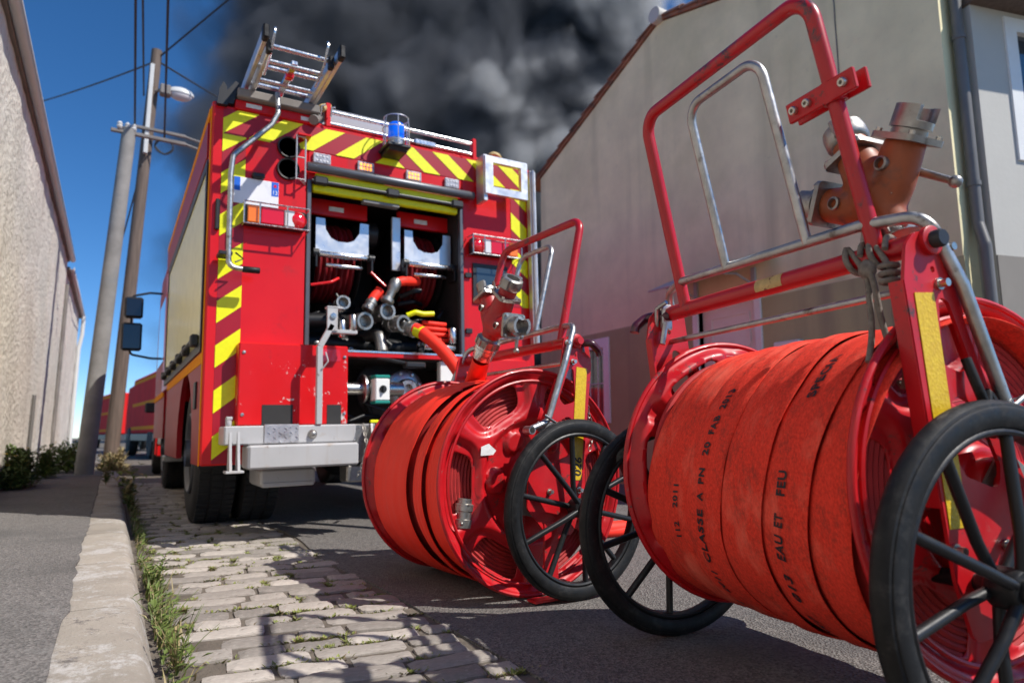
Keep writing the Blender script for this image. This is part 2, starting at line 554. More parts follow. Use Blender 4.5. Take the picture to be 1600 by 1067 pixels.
def copy_tree(o, parent=None):
    c = o.copy()
    COL.objects.link(c)
    c.parent = parent
    for ch in list(o.children):
        copy_tree(ch, c)
    return c
# ================================================================== the ground
def sheet(name, pts, z, m, kind='structure'):
    mb = MB()
    mb.prism(pts, (), -0.02, 0.0, Matrix.Translation((0, 0, z)))
    o = mb.build(name, m, smooth=0)
    return tag(o, kind=kind)
sheet('ground', [(-250, -60), (250, -60), (250, 400), (-250, 400)], -0.08, 'ground_dirt')
edge = [(1.03 + 0.035 * noise.noise((0, y * 0.25, 3)) * 2 + 0.012 * noise.noise((0, y * 2.2, 9)), y * 0.25 - 6) for y in range(0, 280)]
road = sheet('road', edge[::-1] + [(edge[0][0], -6), (30, -6), (30, 63.75)][1:], 0.0, 'asphalt')
bed = sheet('gutter', [(0.02, -2), (1.12, -2), (1.12, 60), (0.02, 60)], -0.008, 'ground_dirt')
wavy = [(-0.082 + 0.016 * noise.noise((5, i * 0.37, 1)) + 0.018 * noise.noise((2, i * 0.09, 4)), i * 0.06 - 1) for i in range(0, 620)]
pave = sheet('pavement', wavy[::-1] + [(-3.0, -1), (-3.0, wavy[-1][1])], 0.123, 'pavement')

# kerb: one stone after another
kerb = tag(bpy.data.objects.new('kerb', None), kind='structure')
COL.objects.link(kerb)
sec = [(-0.16, -0.05), (-0.16, 0.11), (-0.13, 0.117), (-0.04, 0.1185), (0.03, 0.119), (0.085, 0.117), (0.102, 0.109), (0.112, 0.094), (0.128, 0.05), (0.148, -0.01), (0.150, -0.05)]
y, k = -0.4, 0
while y < 24:
    L = random.uniform(0.85, 1.15)
    vs, fs = [], []
    ns = 26
    for i in range(ns + 1):
        t = i / ns
        yy = y + 0.006 + t * (L - 0.012)
        e = 0.004 * (max(0, 1 - t * 14) + max(0, 1 - (1 - t) * 14))
        for (sx, sz) in sec:
            d = noise.noise((sx * 14, yy * 9, sz * 14 + k)) * 0.0035 + noise.noise((sx * 40, yy * 34, sz * 40)) * 0.0024
            chip = max(0, noise.noise((yy * 3.1, k * 2.2, 7)) - 0.28) * 0.06 if 0.07 < sx < 0.12 and sz > 0.08 else 0
            vs.append((sx + d * (1 if sx > 0.09 else 0.2) - chip * 0.8, yy, sz + (d - e - chip) * (1 if sz > 0 else 0)))
    n = len(sec)
    for i in range(ns):
        for j in range(n - 1):
            a = i * n + j
            fs.append((a, a + 1, a + n + 1, a + n))
    fs.append(tuple(range(n))[::-1])
    fs.append(tuple(ns * n + j for j in range(n)))
    MB().add(vs, [f[::-1] for f in fs]).build('kerb_stone', 'kerb_stone', kerb, smooth=50)
    y += L
    k += 1

# cobblestones: rows across the gutter, a stone is an object of its own
def cobble_mesh(seed):
    rng = random.Random(seed)
    hx, hy = 0.5, 0.5
    nx, ny = 8, 5
    vs, fs = [], []
    for j in range(ny + 1):
        for i in range(nx + 1):
            u, v = i / nx * 2 - 1, j / ny * 2 - 1
            r = 0.06 + 0.05 * rng.random()
            x, yv = u * (0.5 - 0.05 * abs(v) ** 6 * rng.random()), v * (0.5 - 0.07 * abs(u) ** 6 * rng.random())
            d = max(abs(u), abs(v))
            z = 0.004 * noise.noise((u * 1.1 + seed * 7, v * 0.9, seed)) + 0.0035 * noise.noise((u * 3.4 + seed * 3, v * 3, 2))
            z -= 0.006 * max(0, (d - 0.84) / 0.16) ** 2
            vs.append((x, yv, z))
    for j in range(ny):
        for i in range(nx):
            a = j * (nx + 1) + i
            fs.append((a, a + 1, a + nx + 2, a + nx + 1))
    ring = [i for i in range(nx + 1)] + [j * (nx + 1) + nx for j in range(1, ny + 1)] + [ny * (nx + 1) + i for i in range(nx - 1, -1, -1)] + [j * (nx + 1) for j in range(ny - 1, 0, -1)]
    o = len(vs)
    for q in ring:
        vs.append((vs[q][0] * 1.02, vs[q][1] * 1.02, -0.05))
    for i in range(len(ring)):
        a, b = ring[i], ring[(i + 1) % len(ring)]
        fs.append((a, o + i, o + (i + 1) % len(ring), b))
    me = bpy.data.meshes.new('cobblestone')
    me.from_pydata(vs, [], fs)
    me.polygons.foreach_set('use_smooth', [True] * len(me.polygons))
    me.set_sharp_from_angle(angle=R(60))
    me.materials.append(MATS['cobble'])
    return me
cob = [cobble_mesh(s) for s in range(10)]
joints = []
y, row, count = 0.75, 0, 0
while y < 11 and count < 292:
    h = random.uniform(0.10, 0.135)
    x = 0.30 + random.uniform(-0.05, 0.05) if row % 2 else 0.20 + random.uniform(0, 0.05)
    xe = 1.02 + 0.03 * math.sin(row * 1.7)
    while x < xe - 0.08 and count < 292:
        L = random.uniform(0.15, 0.30)
        L = min(L, xe - x) if xe - x - L > 0.1 else xe - x
        if L > 0.42:
            L *= 0.5
        o = bpy.data.objects.new('cobblestone', random.choice(cob))
        COL.objects.link(o)
        o.parent = bed
        sk = 0.05 * math.sin(row * 0.6)
        zc = 0.0025 + random.uniform(-0.004, 0.003)
        o.location = (x + L / 2, y + h / 2 - 0.10 * (x - 0.6) + random.uniform(-0.006, 0.006), zc)
        o.scale = (L - random.uniform(0.010, 0.020), h - random.uniform(0.010, 0.020), 1)
        o.rotation_euler = (R(random.uniform(-1.2, 1.2)), R(random.uniform(-1.2, 1.2)), R(random.uniform(-3, 3)) - 0.1)
        joints.append((x, y - 0.10 * (x - 0.6), L, h))
        x += L
        count += 1
    y += h
    row += 1

# ================================================================== plants
def blade(mb, p, h, lean, az, w, curl=1.0, n=4):
    p = Vector(p)
    dx, dy = math.cos(az), math.sin(az)
    vs = []
    for i in range(n + 1):
        t = i / n
        c = p + Vector((dx * lean * t ** (1 + curl), dy * lean * t ** (1 + curl), h * (t - 0.25 * curl * t * t * min(1, lean / max(h, 0.01)))))
        ww = w * (1 - t ** 1.5) + 0.0003
        vs += [c + Vector((-dy * ww, dx * ww, 0)), c - Vector((-dy * ww, dx * ww, 0))]
    mb.add(vs, [(2 * i, 2 * i + 1, 2 * i + 3, 2 * i + 2) for i in range(n)])
def leaf(mb, c, d, L, w, up=(0, 0, 1)):
    d = Vector(d).normalized()
    s = d.cross(Vector(up))
    if s.length < 0.1:
        s = Vector((1, 0, 0))
    s.normalize()
    u = s.cross(d)
    c = Vector(c)
    mb.add([c, c + d * L * 0.45 + s * w + u * L * 0.06, c + d * L - u * L * 0.12, c + d * L * 0.45 - s * w + u * L * 0.06], [(0, 1, 2), (0, 2, 3)])
# moss and tiny plants in the joints between the cobbles
mb, mb2 = MB(), MB()
for (x, y, L, h) in joints:
    if y > 7.5:
        continue
    for _ in range(random.choice((0, 1, 1, 2, 3, 4)) if y < 5 else 1):
        side = random.random()
        px, py = (x + random.random() * L, y + random.uniform(-0.006, 0.006)) if side < 0.65 else (x + random.uniform(-0.006, 0.006), y + random.random() * h)
        n = random.randint(14, 46)
        for i in range(n):
            a = random.uniform(0, 6.28)
            rr = abs(random.gauss(0, 0.026))
            tgt = mb if random.random() < 0.72 else mb2
            q = (px + rr * 1.7 * math.cos(a) * (1 if side < 0.65 else 0.35), py + rr * math.sin(a) * (0.35 if side < 0.65 else 1.2), -0.008)
            if tgt is mb2: q = (q[0], q[1], q[2] - 0.002)
            leaf(tgt, q, (math.cos(a), math.sin(a), random.uniform(0.5, 1.6)), random.uniform(0.008, 0.022), random.uniform(0.002, 0.006))
tag(mb.build('moss', 'moss', smooth=0), 'low green moss and sprouts in the joints between the cobbles', 'moss', kind='stuff')
tag(mb2.build('dry_moss', 'moss_dry', smooth=0), 'dry brown moss and litter in the joints between the cobbles', 'moss', kind='stuff')
# grass along the foot of the kerb
mb, mb2 = MB(), MB()
y = 0.9
while y < 9.5:
    dens = 0.6 + 0.6 * noise.noise((y * 1.1, 3, 1)) + (0.6 if 2.2 < y < 3.6 else 0)
    for _ in range(int(max(0, (5 if y < 2.6 else 8) * dens))):
        x = 0.165 + abs(random.gauss(0, 0.035))
        h = random.uniform(0.02, 0.085) * (0.6 + 0.5 * dens)
        t = mb if random.random() < 0.6 else mb2
        blade(t, (x, y + random.uniform(-0.03, 0.03), -0.012), h, h * random.uniform(0.3, 1.0), random.uniform(-1.9, 1.9), random.uniform(0.0012, 0.0034), random.uniform(0.3, 1.2))
    for _ in range(int(4 * dens)):
        x = 0.17 + abs(random.gauss(0, 0.03))
        a = random.uniform(-1.6, 1.6)
        leaf(mb, (x, y, random.uniform(0, 0.05)), (math.cos(a), math.sin(a), random.uniform(0.1, 0.9)), random.uniform(0.02, 0.05), random.uniform(0.005, 0.012))
    y += 0.035
tag(mb.build('grass', 'grass', smooth=0), 'green grass growing along the foot of the kerb', 'grass', kind='stuff')
tag(mb2.build('dry_grass', 'grass_dry', smooth=0), 'dry straw coloured grass blades along the foot of the kerb', 'grass', kind='stuff')
def stalk_plant(name, loc, n, h, label, dry=0.3, leaves=8, spread=0.5):
    t = thing(name, label, 'plant', loc)
    a, b = MB(), MB()
    for i in range(n):
        az = random.uniform(0, 6.28)
        hh = h * random.uniform(0.55, 1.0)
        le = hh * random.uniform(0.15, spread)
        pts = [Vector((math.cos(az) * le * s ** 1.6, math.sin(az) * le * s ** 1.6, hh * s)) for s in (0, .25, .5, .75, 1)]
        (b if random.random() < dry else a).tube(pts, [0.0016, 0.0014, 0.0012, 0.001, 0.0006], 5)
        for k in range(leaves):
            s = random.uniform(0.1, 1.0)
            q = pts[0].lerp(pts[-1], s)
            q = Vector((math.cos(az) * le * s ** 1.6, math.sin(az) * le * s ** 1.6, hh * s))
            d = (random.uniform(-1, 1), random.uniform(-1, 1), random.uniform(0, 0.9))
            leaf(a if random.random() > dry else b, q, d, random.uniform(0.012, 0.045) * h / 0.2, random.uniform(0.003, 0.009) * h / 0.2)
    if a.v: a.build('foliage', 'grass', t, smooth=0)
    if b.v: b.build('stems', 'grass_dry', t, smooth=0)
    return t
stalk_plant('weed_plant', (0.20, 2.12, -0.012), 12, 0.20, 'wiry weed with thin dry stems by the kerb, nearest the camera', 0.6, 4, 0.9)
stalk_plant('weed_plant', (0.19, 2.55, -0.012), 9, 0.15, 'low grassy weed with curved stems in the middle of the kerb gutter', 0.35, 5, 1.0)
stalk_plant('weed_plant', (0.20, 3.25, -0.012), 12, 0.17, 'leafy green weed with broad leaves where the truck shadow begins', 0.1, 12, 0.6)
stalk_plant('weed_plant', (0.17, 6.9, -0.012), 14, 0.42, 'tall feathery weed at the kerb beside the rear tyre', 0.4, 10, 0.5)
stalk_plant('weed_plant', (-0.02, 8.4, 0.12), 12, 0.36, 'pale weed tuft on the kerb near the poles', 0.5, 12, 0.5)
def bush(name, loc, rx, ry, rz_, n, label, flowers=0, m='weed_leaf'):
    t = thing(name, label, 'shrub', loc)
    a, f, s = MB(), MB(), MB()
    for i in range(26):
        az = random.uniform(0, 6.28)
        e = Vector((math.cos(az) * rx * random.uniform(0.2, 0.8), math.sin(az) * ry * random.uniform(0.2, 0.8), rz_ * random.uniform(0.6, 1.0)))
        s.tube([(0, 0, 0), e * 0.5 + Vector((0, 0, 0.05)), e], [0.006, 0.004, 0.002], 5)
    for i in range(n):
        az, el = random.uniform(0, 6.28), random.random()
        rr = random.random() ** 0.4
        bumpy = 0.75 + 0.5 * noise.noise((math.cos(az) * 1.8, math.sin(az) * 1.8, el * 3 + len(label)))
        c = Vector((math.cos(az) * rx * rr * bumpy * math.sqrt(1 - (el * 0.9) ** 2), math.sin(az) * ry * rr * bumpy * math.sqrt(1 - (el * 0.9) ** 2), 0.02 + el * rz_ * bumpy))
        leaf(a, c, (random.uniform(-1, 1), random.uniform(-1, 1), random.uniform(-0.2, 1)), random.uniform(0.03, 0.085), random.uniform(0.008, 0.02))
        if i < flowers:
            cc = Vector((math.cos(az) * rx * 0.8, math.sin(az) * ry * 0.8, rz_ * random.uniform(0.6, 1.05)))
            for k in range(7):
                leaf(f, cc, (math.cos(k * 0.9), math.sin(k * 0.9), 0.5), 0.028, 0.01)
    a.build('crown', m, t, smooth=0)
    s.build('stems', 'grass_dry', t, smooth=0)
    if f.v: f.build('flowers', 'flower_yellow', t, smooth=0)
    return t
bush('wall_shrub', (-0.80, 8.5, 0.12), 0.18, 0.6, 0.40, 2200, 'dark bushy weeds at the foot of the stucco wall in the truck shadow', 8)
bush('wall_shrub', (-0.70, 10.4, 0.12), 0.16, 0.4, 0.36, 1200, 'sunlit green weeds beside the shaded shrub at the wall foot', 0, 'grass')
bush('wall_shrub', (-0.52, 11.7, 0.12), 0.28, 0.45, 0.42, 1600, 'yellow flowered weeds growing round the base of the concrete pole', 10, 'grass')
bush('wall_shrub', (0.05, 12.2, 0.05), 0.3, 0.6, 0.40, 1300, 'brownish weeds round the foot of the wooden pole', 0, 'grass_dry')

# ================================================================== wall on the left
w = thing('stucco_wall', 'rough cream stucco wall with grey coping, running along the left pavement', 'wall', (-0.9, 1.5, 0))
def wall_mesh(y0, y1, ztop, x0=0.0):
    vs, fs = [], []
    ny, nz = max(2, int((y1 - y0) / 0.09)), int(ztop / 0.09)
    for j in range(nz + 1):
        for i in range(ny + 1):
            yy, zz = y0 + (y1 - y0) * i / ny, ztop * j / nz
            d = 0.010 * noise.noise((yy * 5, zz * 5, 1.7)) + 0.012 * noise.noise((yy * 0.8, zz * 0.8, 5))
            vs.append((x0 + d, yy, zz))
    for j in range(nz):
        for i in range(ny):
            a = j * (ny + 1) + i
            fs.append((a, a + 1, a + ny + 2, a + ny + 1))
    m = MB().add(vs, fs)
    m.box((x0 - 0.5, y0, 0), (x0 - 0.02, y1, ztop - 0.002), 0.01)
    return m
wall_mesh(-9.5, 12.3, 3.70).build('render', 'stucco_rough', w)
wall_mesh(12.34, 18.0, 3.56, -0.015).build('lower_render', 'stucco_rough', w)
MB().box((-0.55, -9.5, 3.70), (0.03, 12.3, 3.74), 0.012).build('coping', 'coping_grey', w)
MB().box((-0.5, 12.3, 3.56), (0.05, 18.0, 3.62), 0.012).build('coping', 'coping_grey', w)
g = MB()
for yy0, yy1, zz, xx in ((-9.5, 12.3, 3.75, 0.07), (12.3, 18.0, 3.62, 0.06)):
    ring = [(xx + 0.045 * math.cos(R(a)), zz + 0.045 * math.sin(R(a))) for a in range(175, 366, 19)]
    vs = [(a, yy0, b) for a, b in ring] + [(a, yy1, b) for a, b in ring]
    g.add(vs, [(i, i + 1, len(ring) + i + 1, len(ring) + i) for i in range(len(ring) - 1)])
go = g.build('gutter_channel', 'lamp_shell', w)
so = go.modifiers.new('sheet', 'SOLIDIFY'); so.thickness = 0.003
MB().tube([(0.035, 8.6, 0.1), (0.035, 8.6, 1.15)], 0.022, 8).build('pipe', 'pipe_grey', w)
MB().tube([(0.03, 12.32, 0.0), (0.03, 12.32, 3.3)], 0.03, 8).build('pipe', 'coping_grey', w)
MB().tube(fillet([(0.09, 17.6, 3.56), (0.09, 17.6, 3.1), (0.045, 17.6, 2.75), (0.045, 17.6, 0.1)], 0.08), 0.045, 10).build('downpipe', 'lamp_shell', w)

# ================================================================== gabled house on the right
h = thing('gabled_house', 'brown rendered gabled house with darker plinth behind the hose carts', 'house', (6.0, 0, 0))
gab = [(2.65, -0.06), (9.03, -0.06), (9.03, 5.02), (6.08, 6.24), (2.65, 5.22)]
DO = (4.76, 5.58, 2.20)         # door opening
WO = (7.34, 8.35, 0.88, 1.97)   # window opening
gm = MB()
gm.prism(gab, ([(DO[0], 0), (DO[1], 0), (DO[1], DO[2]), (DO[0], DO[2])], [(WO[0], WO[2]), (WO[1], WO[2]), (WO[1], WO[3]), (WO[0], WO[3])]), 0, 0.35, YZ)
gm.box((0.35, 2.65, -0.06), (9.0, 2.95, 4.9), 0.01)
gm.box((0.35, 8.73, -0.06), (9.0, 9.03, 4.98), 0.01)
gm.build('wall', 'house_render', h, smooth=30)
pm = MB()
pm.prism([(2.64, -0.06), (9.04, -0.06), (9.04, 2.14), (2.64, 2.14)], ([(DO[0], 0.001), (DO[1], 0.001), (DO[1], 2.139), (DO[0], 2.139)], [(WO[0], WO[2]), (WO[1], WO[2]), (WO[1], WO[3]), (WO[0], WO[3])]), -0.009, -0.001, YZ)
pm.build('plinth', 'house_plinth', h, smooth=0)
# roof slopes and the row of verge tiles along the gable
peak = Vector((0, 6.08, 6.24))
for e in (Vector((0, 9.33, 4.90)), Vector((0, 2.40, 5.14))):
    d = (e - peak)
    nrm = Vector((0, -d.z, d.y)).normalized()
    if nrm.z < 0: nrm = -nrm
    rm = MB()
    vs = [peak + nrm * 0.02 + Vector((-0.03, 0, 0)), e + nrm * 0.02 + Vector((-0.03, 0, 0)), e + nrm * 0.02 + Vector((9, 0, 0)), peak + nrm * 0.02 + Vector((9, 0, 0))]
    rm.add(vs + [v + nrm * 0.06 for v in vs], [(0, 1, 2, 3), (7, 6, 5, 4), (0, 4, 5, 1), (1, 5, 6, 2), (2, 6, 7, 3), (3, 7, 4, 0)])
    slope = rm.build('roof_slope', 'roof_tile', h, smooth=0)
    n = 10
    L = d.length / n
    dn = d.normalized()
    for col in range(3):
        for i in range(n):
            a = peak + dn * (L * i) + nrm * (0.085 + 0.0) + Vector((0.03 + col * 0.2, 0, 0))
            b = a + dn * (L * 1.13) + nrm * 0.028
            a, b = a + nrm * 0.012, b
            ring = 9
            tv, tf = [], []
            for (c, rr) in ((a, 0.085), (b, 0.105)):
                for q in range(ring):
                    an = math.pi * q / (ring - 1)
                    tv.append(c + Vector((math.cos(an) * rr, 0, 0)) + nrm * math.sin(an) * rr * 0.75 - nrm * 0.05)
                for q in range(ring):
                    an = math.pi * (ring - 1 - q) / (ring - 1)
                    tv.append(c + Vector((math.cos(an) * (rr - 0.014), 0, 0)) + nrm * math.sin(an) * (rr - 0.014) * 0.75 - nrm * 0.05)
            k = 2 * ring
            for q in range(k):
                tf.append((q, (q + 1) % k, k + (q + 1) % k, k + q))
            for q in range(ring - 1):
                tf.append((k + q, k + q + 1, 2 * k - 2 - q, 2 * k - 1 - q))
                tf.append((q + 1, q, k - 1 - q, k - 2 - q))
            MB().add(tv, tf).build('roof_tile', 'roof_tile', slope)
MB().lathe([(0.11, 0), (0.11, 0.42)], (-0.10, 6.08, 6.32), (1, 0, 0), 14).build('ridge_tile', 'house_pale', h)
# door
dm = MB()
dm.box((-0.03, DO[0] - 0.09, 0.0), (0.07, DO[0], DO[2]), 0.006); dm.box((-0.03, DO[1], 0.0), (0.07, DO[1] + 0.09, DO[2]), 0.006); dm.box((-0.032, DO[0] - 0.09, DO[2]), (0.07, DO[1] + 0.09, DO[2] + 0.10), 0.006)
dr = MB().box((0.06, DO[0] + 0.001, 0.01), (0.11, DO[1] - 0.001, DO[2] - 0.001), 0.003).build('door', 'door_white', h)
dm.build('frame', 'white_plastic', dr)
pn = MB()
for (z0, z1) in ((0.15, 0.75), (0.85, 1.55), (1.65, 2.05)):
    pn.prism(rrect((DO[0] + DO[1]) / 2, (z0 + z1) / 2, 0.29, (z1 - z0) / 2, 0.03), [rrect((DO[0] + DO[1]) / 2, (z0 + z1) / 2, 0.26, (z1 - z0) / 2 - 0.03, 0.02)], 0.048, 0.061, YZ)
pn.build('moulding', 'door_white', dr)
MB().lathe([(0.0, 0), (0.03, 0.0), (0.045, 0.01), (0.02, 0.02), (0.0, 0.035)], (0.06, 5.2, 1.45), (-1, 0, 0), 12).build('knocker', 'cast_metal', dr)
# window
wm = MB()
wm.prism([(WO[0] - 0.07, WO[2] - 0.05), (WO[1] + 0.07, WO[2] - 0.05), (WO[1] + 0.07, WO[3] + 0.08), (WO[0] - 0.07, WO[3] + 0.08)],
         [[(WO[0] + 0.06, WO[2] + 0.06), (WO[1] - 0.06, WO[2] + 0.06), (WO[1] - 0.06, WO[3] - 0.06), (WO[0] + 0.06, WO[3] - 0.06)]], -0.03, 0.06, YZ)
wn = wm.build('window', 'white_plastic', h, smooth=0)
MB().box((0.05, WO[0] + 0.02, WO[2] + 0.02), (0.056, WO[1] - 0.02, WO[3] - 0.02), 0.001).build('pane', 'glass_dark', wn)
bars = MB()
for i in range(1, 5):
    yy = WO[0] + 0.05 + i * 0.19
    bars.tube([(0.02, yy, WO[2] + 0.03), (0.02, yy, WO[3] - 0.03)], 0.008, 6)
bars.tube([(0.02, WO[0] + 0.03, 1.4), (0.02, WO[1] - 0.03, 1.4)], 0.008, 6)
bars.build('grille', 'white_plastic', wn)
cm = MB()
for i in range(24):
    yy = WO[0] + 0.03 + i * 0.04
    cm.add([(0.10 + 0.015 * (i % 2), yy, WO[2]), (0.10 + 0.015 * ((i + 1) % 2), yy + 0.04, WO[2]), (0.10 + 0.015 * ((i + 1) % 2), yy + 0.04, WO[3]), (0.10 + 0.015 * (i % 2), yy, WO[3])], [(0, 1, 2, 3)])
cm.build('curtain', 'curtain', wn)
# canopy over the door
cp = MB()
Mx = Matrix.Translation((0, 0, 2.62)) @ Matrix.Rotation(R(-24), 4, 'Y')
cp.box((-0.62, 4.5, -0.012), (0.0, 5.85, 0.012), 0.004, Mx)
cano = cp.build('canopy', 'white_paint', h)
for yy in (4.75, 5.6):
    br = MB()
    br.tube([(-0.01, yy, 2.3), (-0.30, yy, 2.40), (-0.5, yy, 2.375)], 0.014, 8)
    br.box((-0.03, yy - 0.03, 2.22), (0.0, yy + 0.03, 2.5), 0.004)
    br.build('bracket', 'white_paint', cano)
MB().box((-0.10, 4.18, 1.36), (-0.001, 4.48, 1.62), 0.01).build('meter_box', 'white_plastic', h)
# grey downpipe at the near corner
dp = MB().tube(fillet([(0.15, 2.58, 5.0), (0.15, 2.58, 2.42), (0.12, 2.53, 2.22), (0.12, 2.53, -0.05)], 0.1), 0.046, 14).build('downpipe', 'pipe_grey', h)
cl = MB()
for zz in (1.2, 2.75, 4.1):
    cl.lathe([(0.054, 0), (0.054, 0.04)], (0.15 if zz > 2.5 else 0.12, 2.58 if zz > 2.5 else 2.53, zz), (0, 0, 1), 14)
cl.build('pipe_clamp', 'pipe_grey', dp)
st = MB()
vs = [(-0.003, 3.6 + 0.02 * noise.noise((i * 0.9, 0, 0)), 2.6 + i * 0.2) for i in range(15)]
st.tube(vs, 0.007, 5)
st.build('cable', 'coping_grey', h)

# pale house next door, set at an angle to the street
A2 = R(74)
rh = thing('pale_house', 'pale grey house with white window and deep eaves at the right edge', 'house', (6.22, 2.50, 0))
# local: x runs along the wall towards the right, -y faces the street
rh.rotation_euler = (0, 0, -R(90) + A2)
W2 = (0.42, 1.35, 3.05, 4.30)
hm = MB().prism([(0, -0.06), (6, -0.06), (6, 5.2), (0, 5.2)], [[(W2[0], W2[2]), (W2[1], W2[2]), (W2[1], W2[3]), (W2[0], W2[3])]], -0.35, 0.0, XZ)
hm.build('wall', 'house_pale', rh, smooth=0)
MB().box((0, -0.010, -0.06), (6, -0.001, 2.14), 0.001).build('plinth', 'pale_plinth', rh)
ev = MB().box((-0.02, -0.42, 4.42), (6, 0.1, 4.50), 0.01)
ev.build('eaves', 'pole_wood', rh)
wf = MB().prism([(W2[0] - 0.06, W2[2] - 0.04), (W2[1] + 0.06, W2[2] - 0.04), (W2[1] + 0.06, W2[3] + 0.06), (W2[0] - 0.06, W2[3] + 0.06)],
                [[(W2[0] + 0.07, W2[2] + 0.07), (W2[1] - 0.07, W2[2] + 0.07), (W2[1] - 0.07, W2[3] - 0.07), (W2[0] + 0.07, W2[3] - 0.07)]], -0.05, 0.02, XZ)
wn2 = wf.build('window', 'white_plastic', rh, smooth=0)
MB().box((W2[0] + 0.03, 0.03, W2[2] + 0.03), (W2[1] - 0.03, 0.036, W2[3] - 0.03), 0.001).build('pane', 'glass_dark', wn2)

# ================================================================== poles, lamp, cables
p1 = thing('utility_pole', 'thick grey concrete pole leaning right, left of the wooden pole', 'pole', (-0.30, 11, 0))
b0, b1 = Vector((0, 0, 0)), Vector((0.185, 0, 5.22))
MB().tube([b0, b0.lerp(b1, 0.5), b1], [0.118, 0.108, 0.096], 18).build('post', 'pole_concrete', p1)
mm = MB()
mm.box((-0.05, -0.06, 5.12), (0.95, 0.0, 5.17), 0.006)
mm.tube([(0.9, -0.03, 5.15), (1.15, -0.03, 5.10)], 0.02, 6)
mm.build('crossarm', 'coping_grey', p1)
im = MB()
for q in (0.06, 0.16, 0.24):
    im.lathe([(0.03, 0), (0.045, 0.03), (0.03, 0.05), (0.04, 0.08), (0.015, 0.11)], (q, -0.05, 5.18), (0, 0, 1), 10)
im.build('insulator', 'lamp_shell', p1)
p2 = thing('utility_pole', 'slim brown wooden pole carrying the street lamp', 'pole', (0.0, 13, 0))
b1 = Vector((0.19, 0, 7.66))
MB().tube([(0, 0, 0), b1 * 0.5, b1], [0.115, 0.10, 0.088], 16).build('post', 'pole_wood', p2)
MB().box((0.10, -0.19, 5.6), (0.17, -0.11, 7.3), 0.01).build('cable_duct', 'lamp_shell', p2)
lm = thing('street_lamp', 'white street lamp head with pale bowl on the wooden pole', 'street lamp', (0.30, 12.86, 6.86))
MB().tube([(-0.14, 0.12, -0.02), (0.02, 0, 0), (0.12, -0.01, 0.0)], 0.03, 8).build('arm', 'coping_grey', lm)
MB().box((-0.02, -0.09, -0.10), (0.16, 0.09, 0.09), 0.02).build('gear_box', 'coping_grey', lm)
vs = MB().ball((0.32, 0, 0.0), 0.2, 18, (1.12, 0.62, 0.62))
cut = MB()
keep = [(x, yv, max(z, -0.01)) for (x, yv, z) in vs.v]
cut.add(keep, vs.f).build('hood', 'lamp_shell', lm)
b2 = MB().ball((0.32, 0, -0.015), 0.19, 18, (1.05, 0.58, 0.62))
MB().add([(x, yv, min(z, -0.012)) for (x, yv, z) in b2.v], b2.f).build('bowl', 'lamp_bowl', lm)
def cable(a, b, sag, r, label):
    a, b = Vector(a), Vector(b)
    pts = [a.lerp(b, i / 14) - Vector((0, 0, sag * 4 * (i / 14) * (1 - i / 14))) for i in range(15)]
    tag(MB().tube(pts, r, 6).build('overhead_cable', 'cable'), label, 'cable', 'overhead cables')
cable((-0.05, 11, 5.31), (-0.28, 1.0, 5.24), 0.0, 0.014, 'black cable from the concrete pole, leftmost of the upright lines')
cable((0.04, 13, 6.74), (-0.34, 0.0, 5.0), 0.0, 0.014, 'black cable from the wooden pole, second of the upright lines')
cable((0.42, 13, 6.0), (-0.16, 1.5, 6.0), 0.0, 0.016, 'black cable passing in front of the lamp, rightmost upright line')
cable((0.20, 13, 7.5), (2.6, 10.6, 9.7), 0.0, 0.016, 'cable rising right from the top of the wooden pole')
cable((0.15, 13, 7.42), (-4.2, 26, 11.0), 0.12, 0.016, 'thin cable running left from the top of the wooden pole')
cable((0.22, 13, 7.46), (8.4, 34, 16.0), 0.2, 0.018, 'thin cable running right behind the truck ladder')
cable((0.10, 12.9, 5.4), (-0.5, 20, 4.2), 0.3, 0.014, 'slack cable hanging between the two poles')
lp = []
for i in range(60):
    a = i * 0.32
    lp.append((0.42 + 0.13 * math.cos(a) + 0.02 * math.sin(i), 12.8, 5.78 + 0.15 * math.sin(a) * (1 + 0.1 * math.sin(i * 0.7))))
tag(MB().tube(lp, 0.011, 5).build('cable_coil', 'cable'), 'loose coil of black cable hung under the crossarm', 'cable')
ca = MB().box((-0.1, 12.78, 6.02), (0.75, 12.84, 6.07), 0.005)
ca.tube([(0.7, 12.8, 6.04), (1.05, 12.8, 5.98)], 0.022, 6)
tag(ca.build('crossarm', 'coping_grey'), 'short metal crossarm with insulators on the wooden pole', 'crossarm')
# ================================================================== fire engine (local: x right, y forward, z up; origin at rear left)
TR = thing('fire_engine', 'red fire engine seen from behind with yellow chevrons and open hose locker', 'fire engine', (0.483, 4.5, 0))
TR.rotation_euler = (0, -R(1.5), 0)
def P(mb, name, m, parent=None, **k):
    return mb.build(name, m, parent or TR, **k)
TW = 2.47
# body shell: side walls, roof, rear panels round the locker opening
bm = MB()
bm.box((0.0, 0.05, 1.14), (0.04, 4.1, 2.80), 0.012)
bm.box((TW - 0.04, 0.0, 0.46), (TW, 4.1, 2.80), 0.012)
bm.box((0.0, 0.03, 2.795), (TW, 4.1, 2.85), 0.015)
bm.box((0.05, 4.02, 0.7), (TW - 0.05, 4.10, 2.8), 0.01)
P(bm, 'body', 'truck_red')
rp = MB()
rp.box((0.0, 0.0, 0.46), (0.62, 0.05, 2.82), 0.014)
rp.box((1.82, 0.001, 0.46), (TW, 0.051, 2.82), 0.014)
rp.box((0.62, 0.002, 2.40), (1.82, 0.052, 2.818), 0.006)
rear = P(rp, 'rear_panel', 'truck_red')
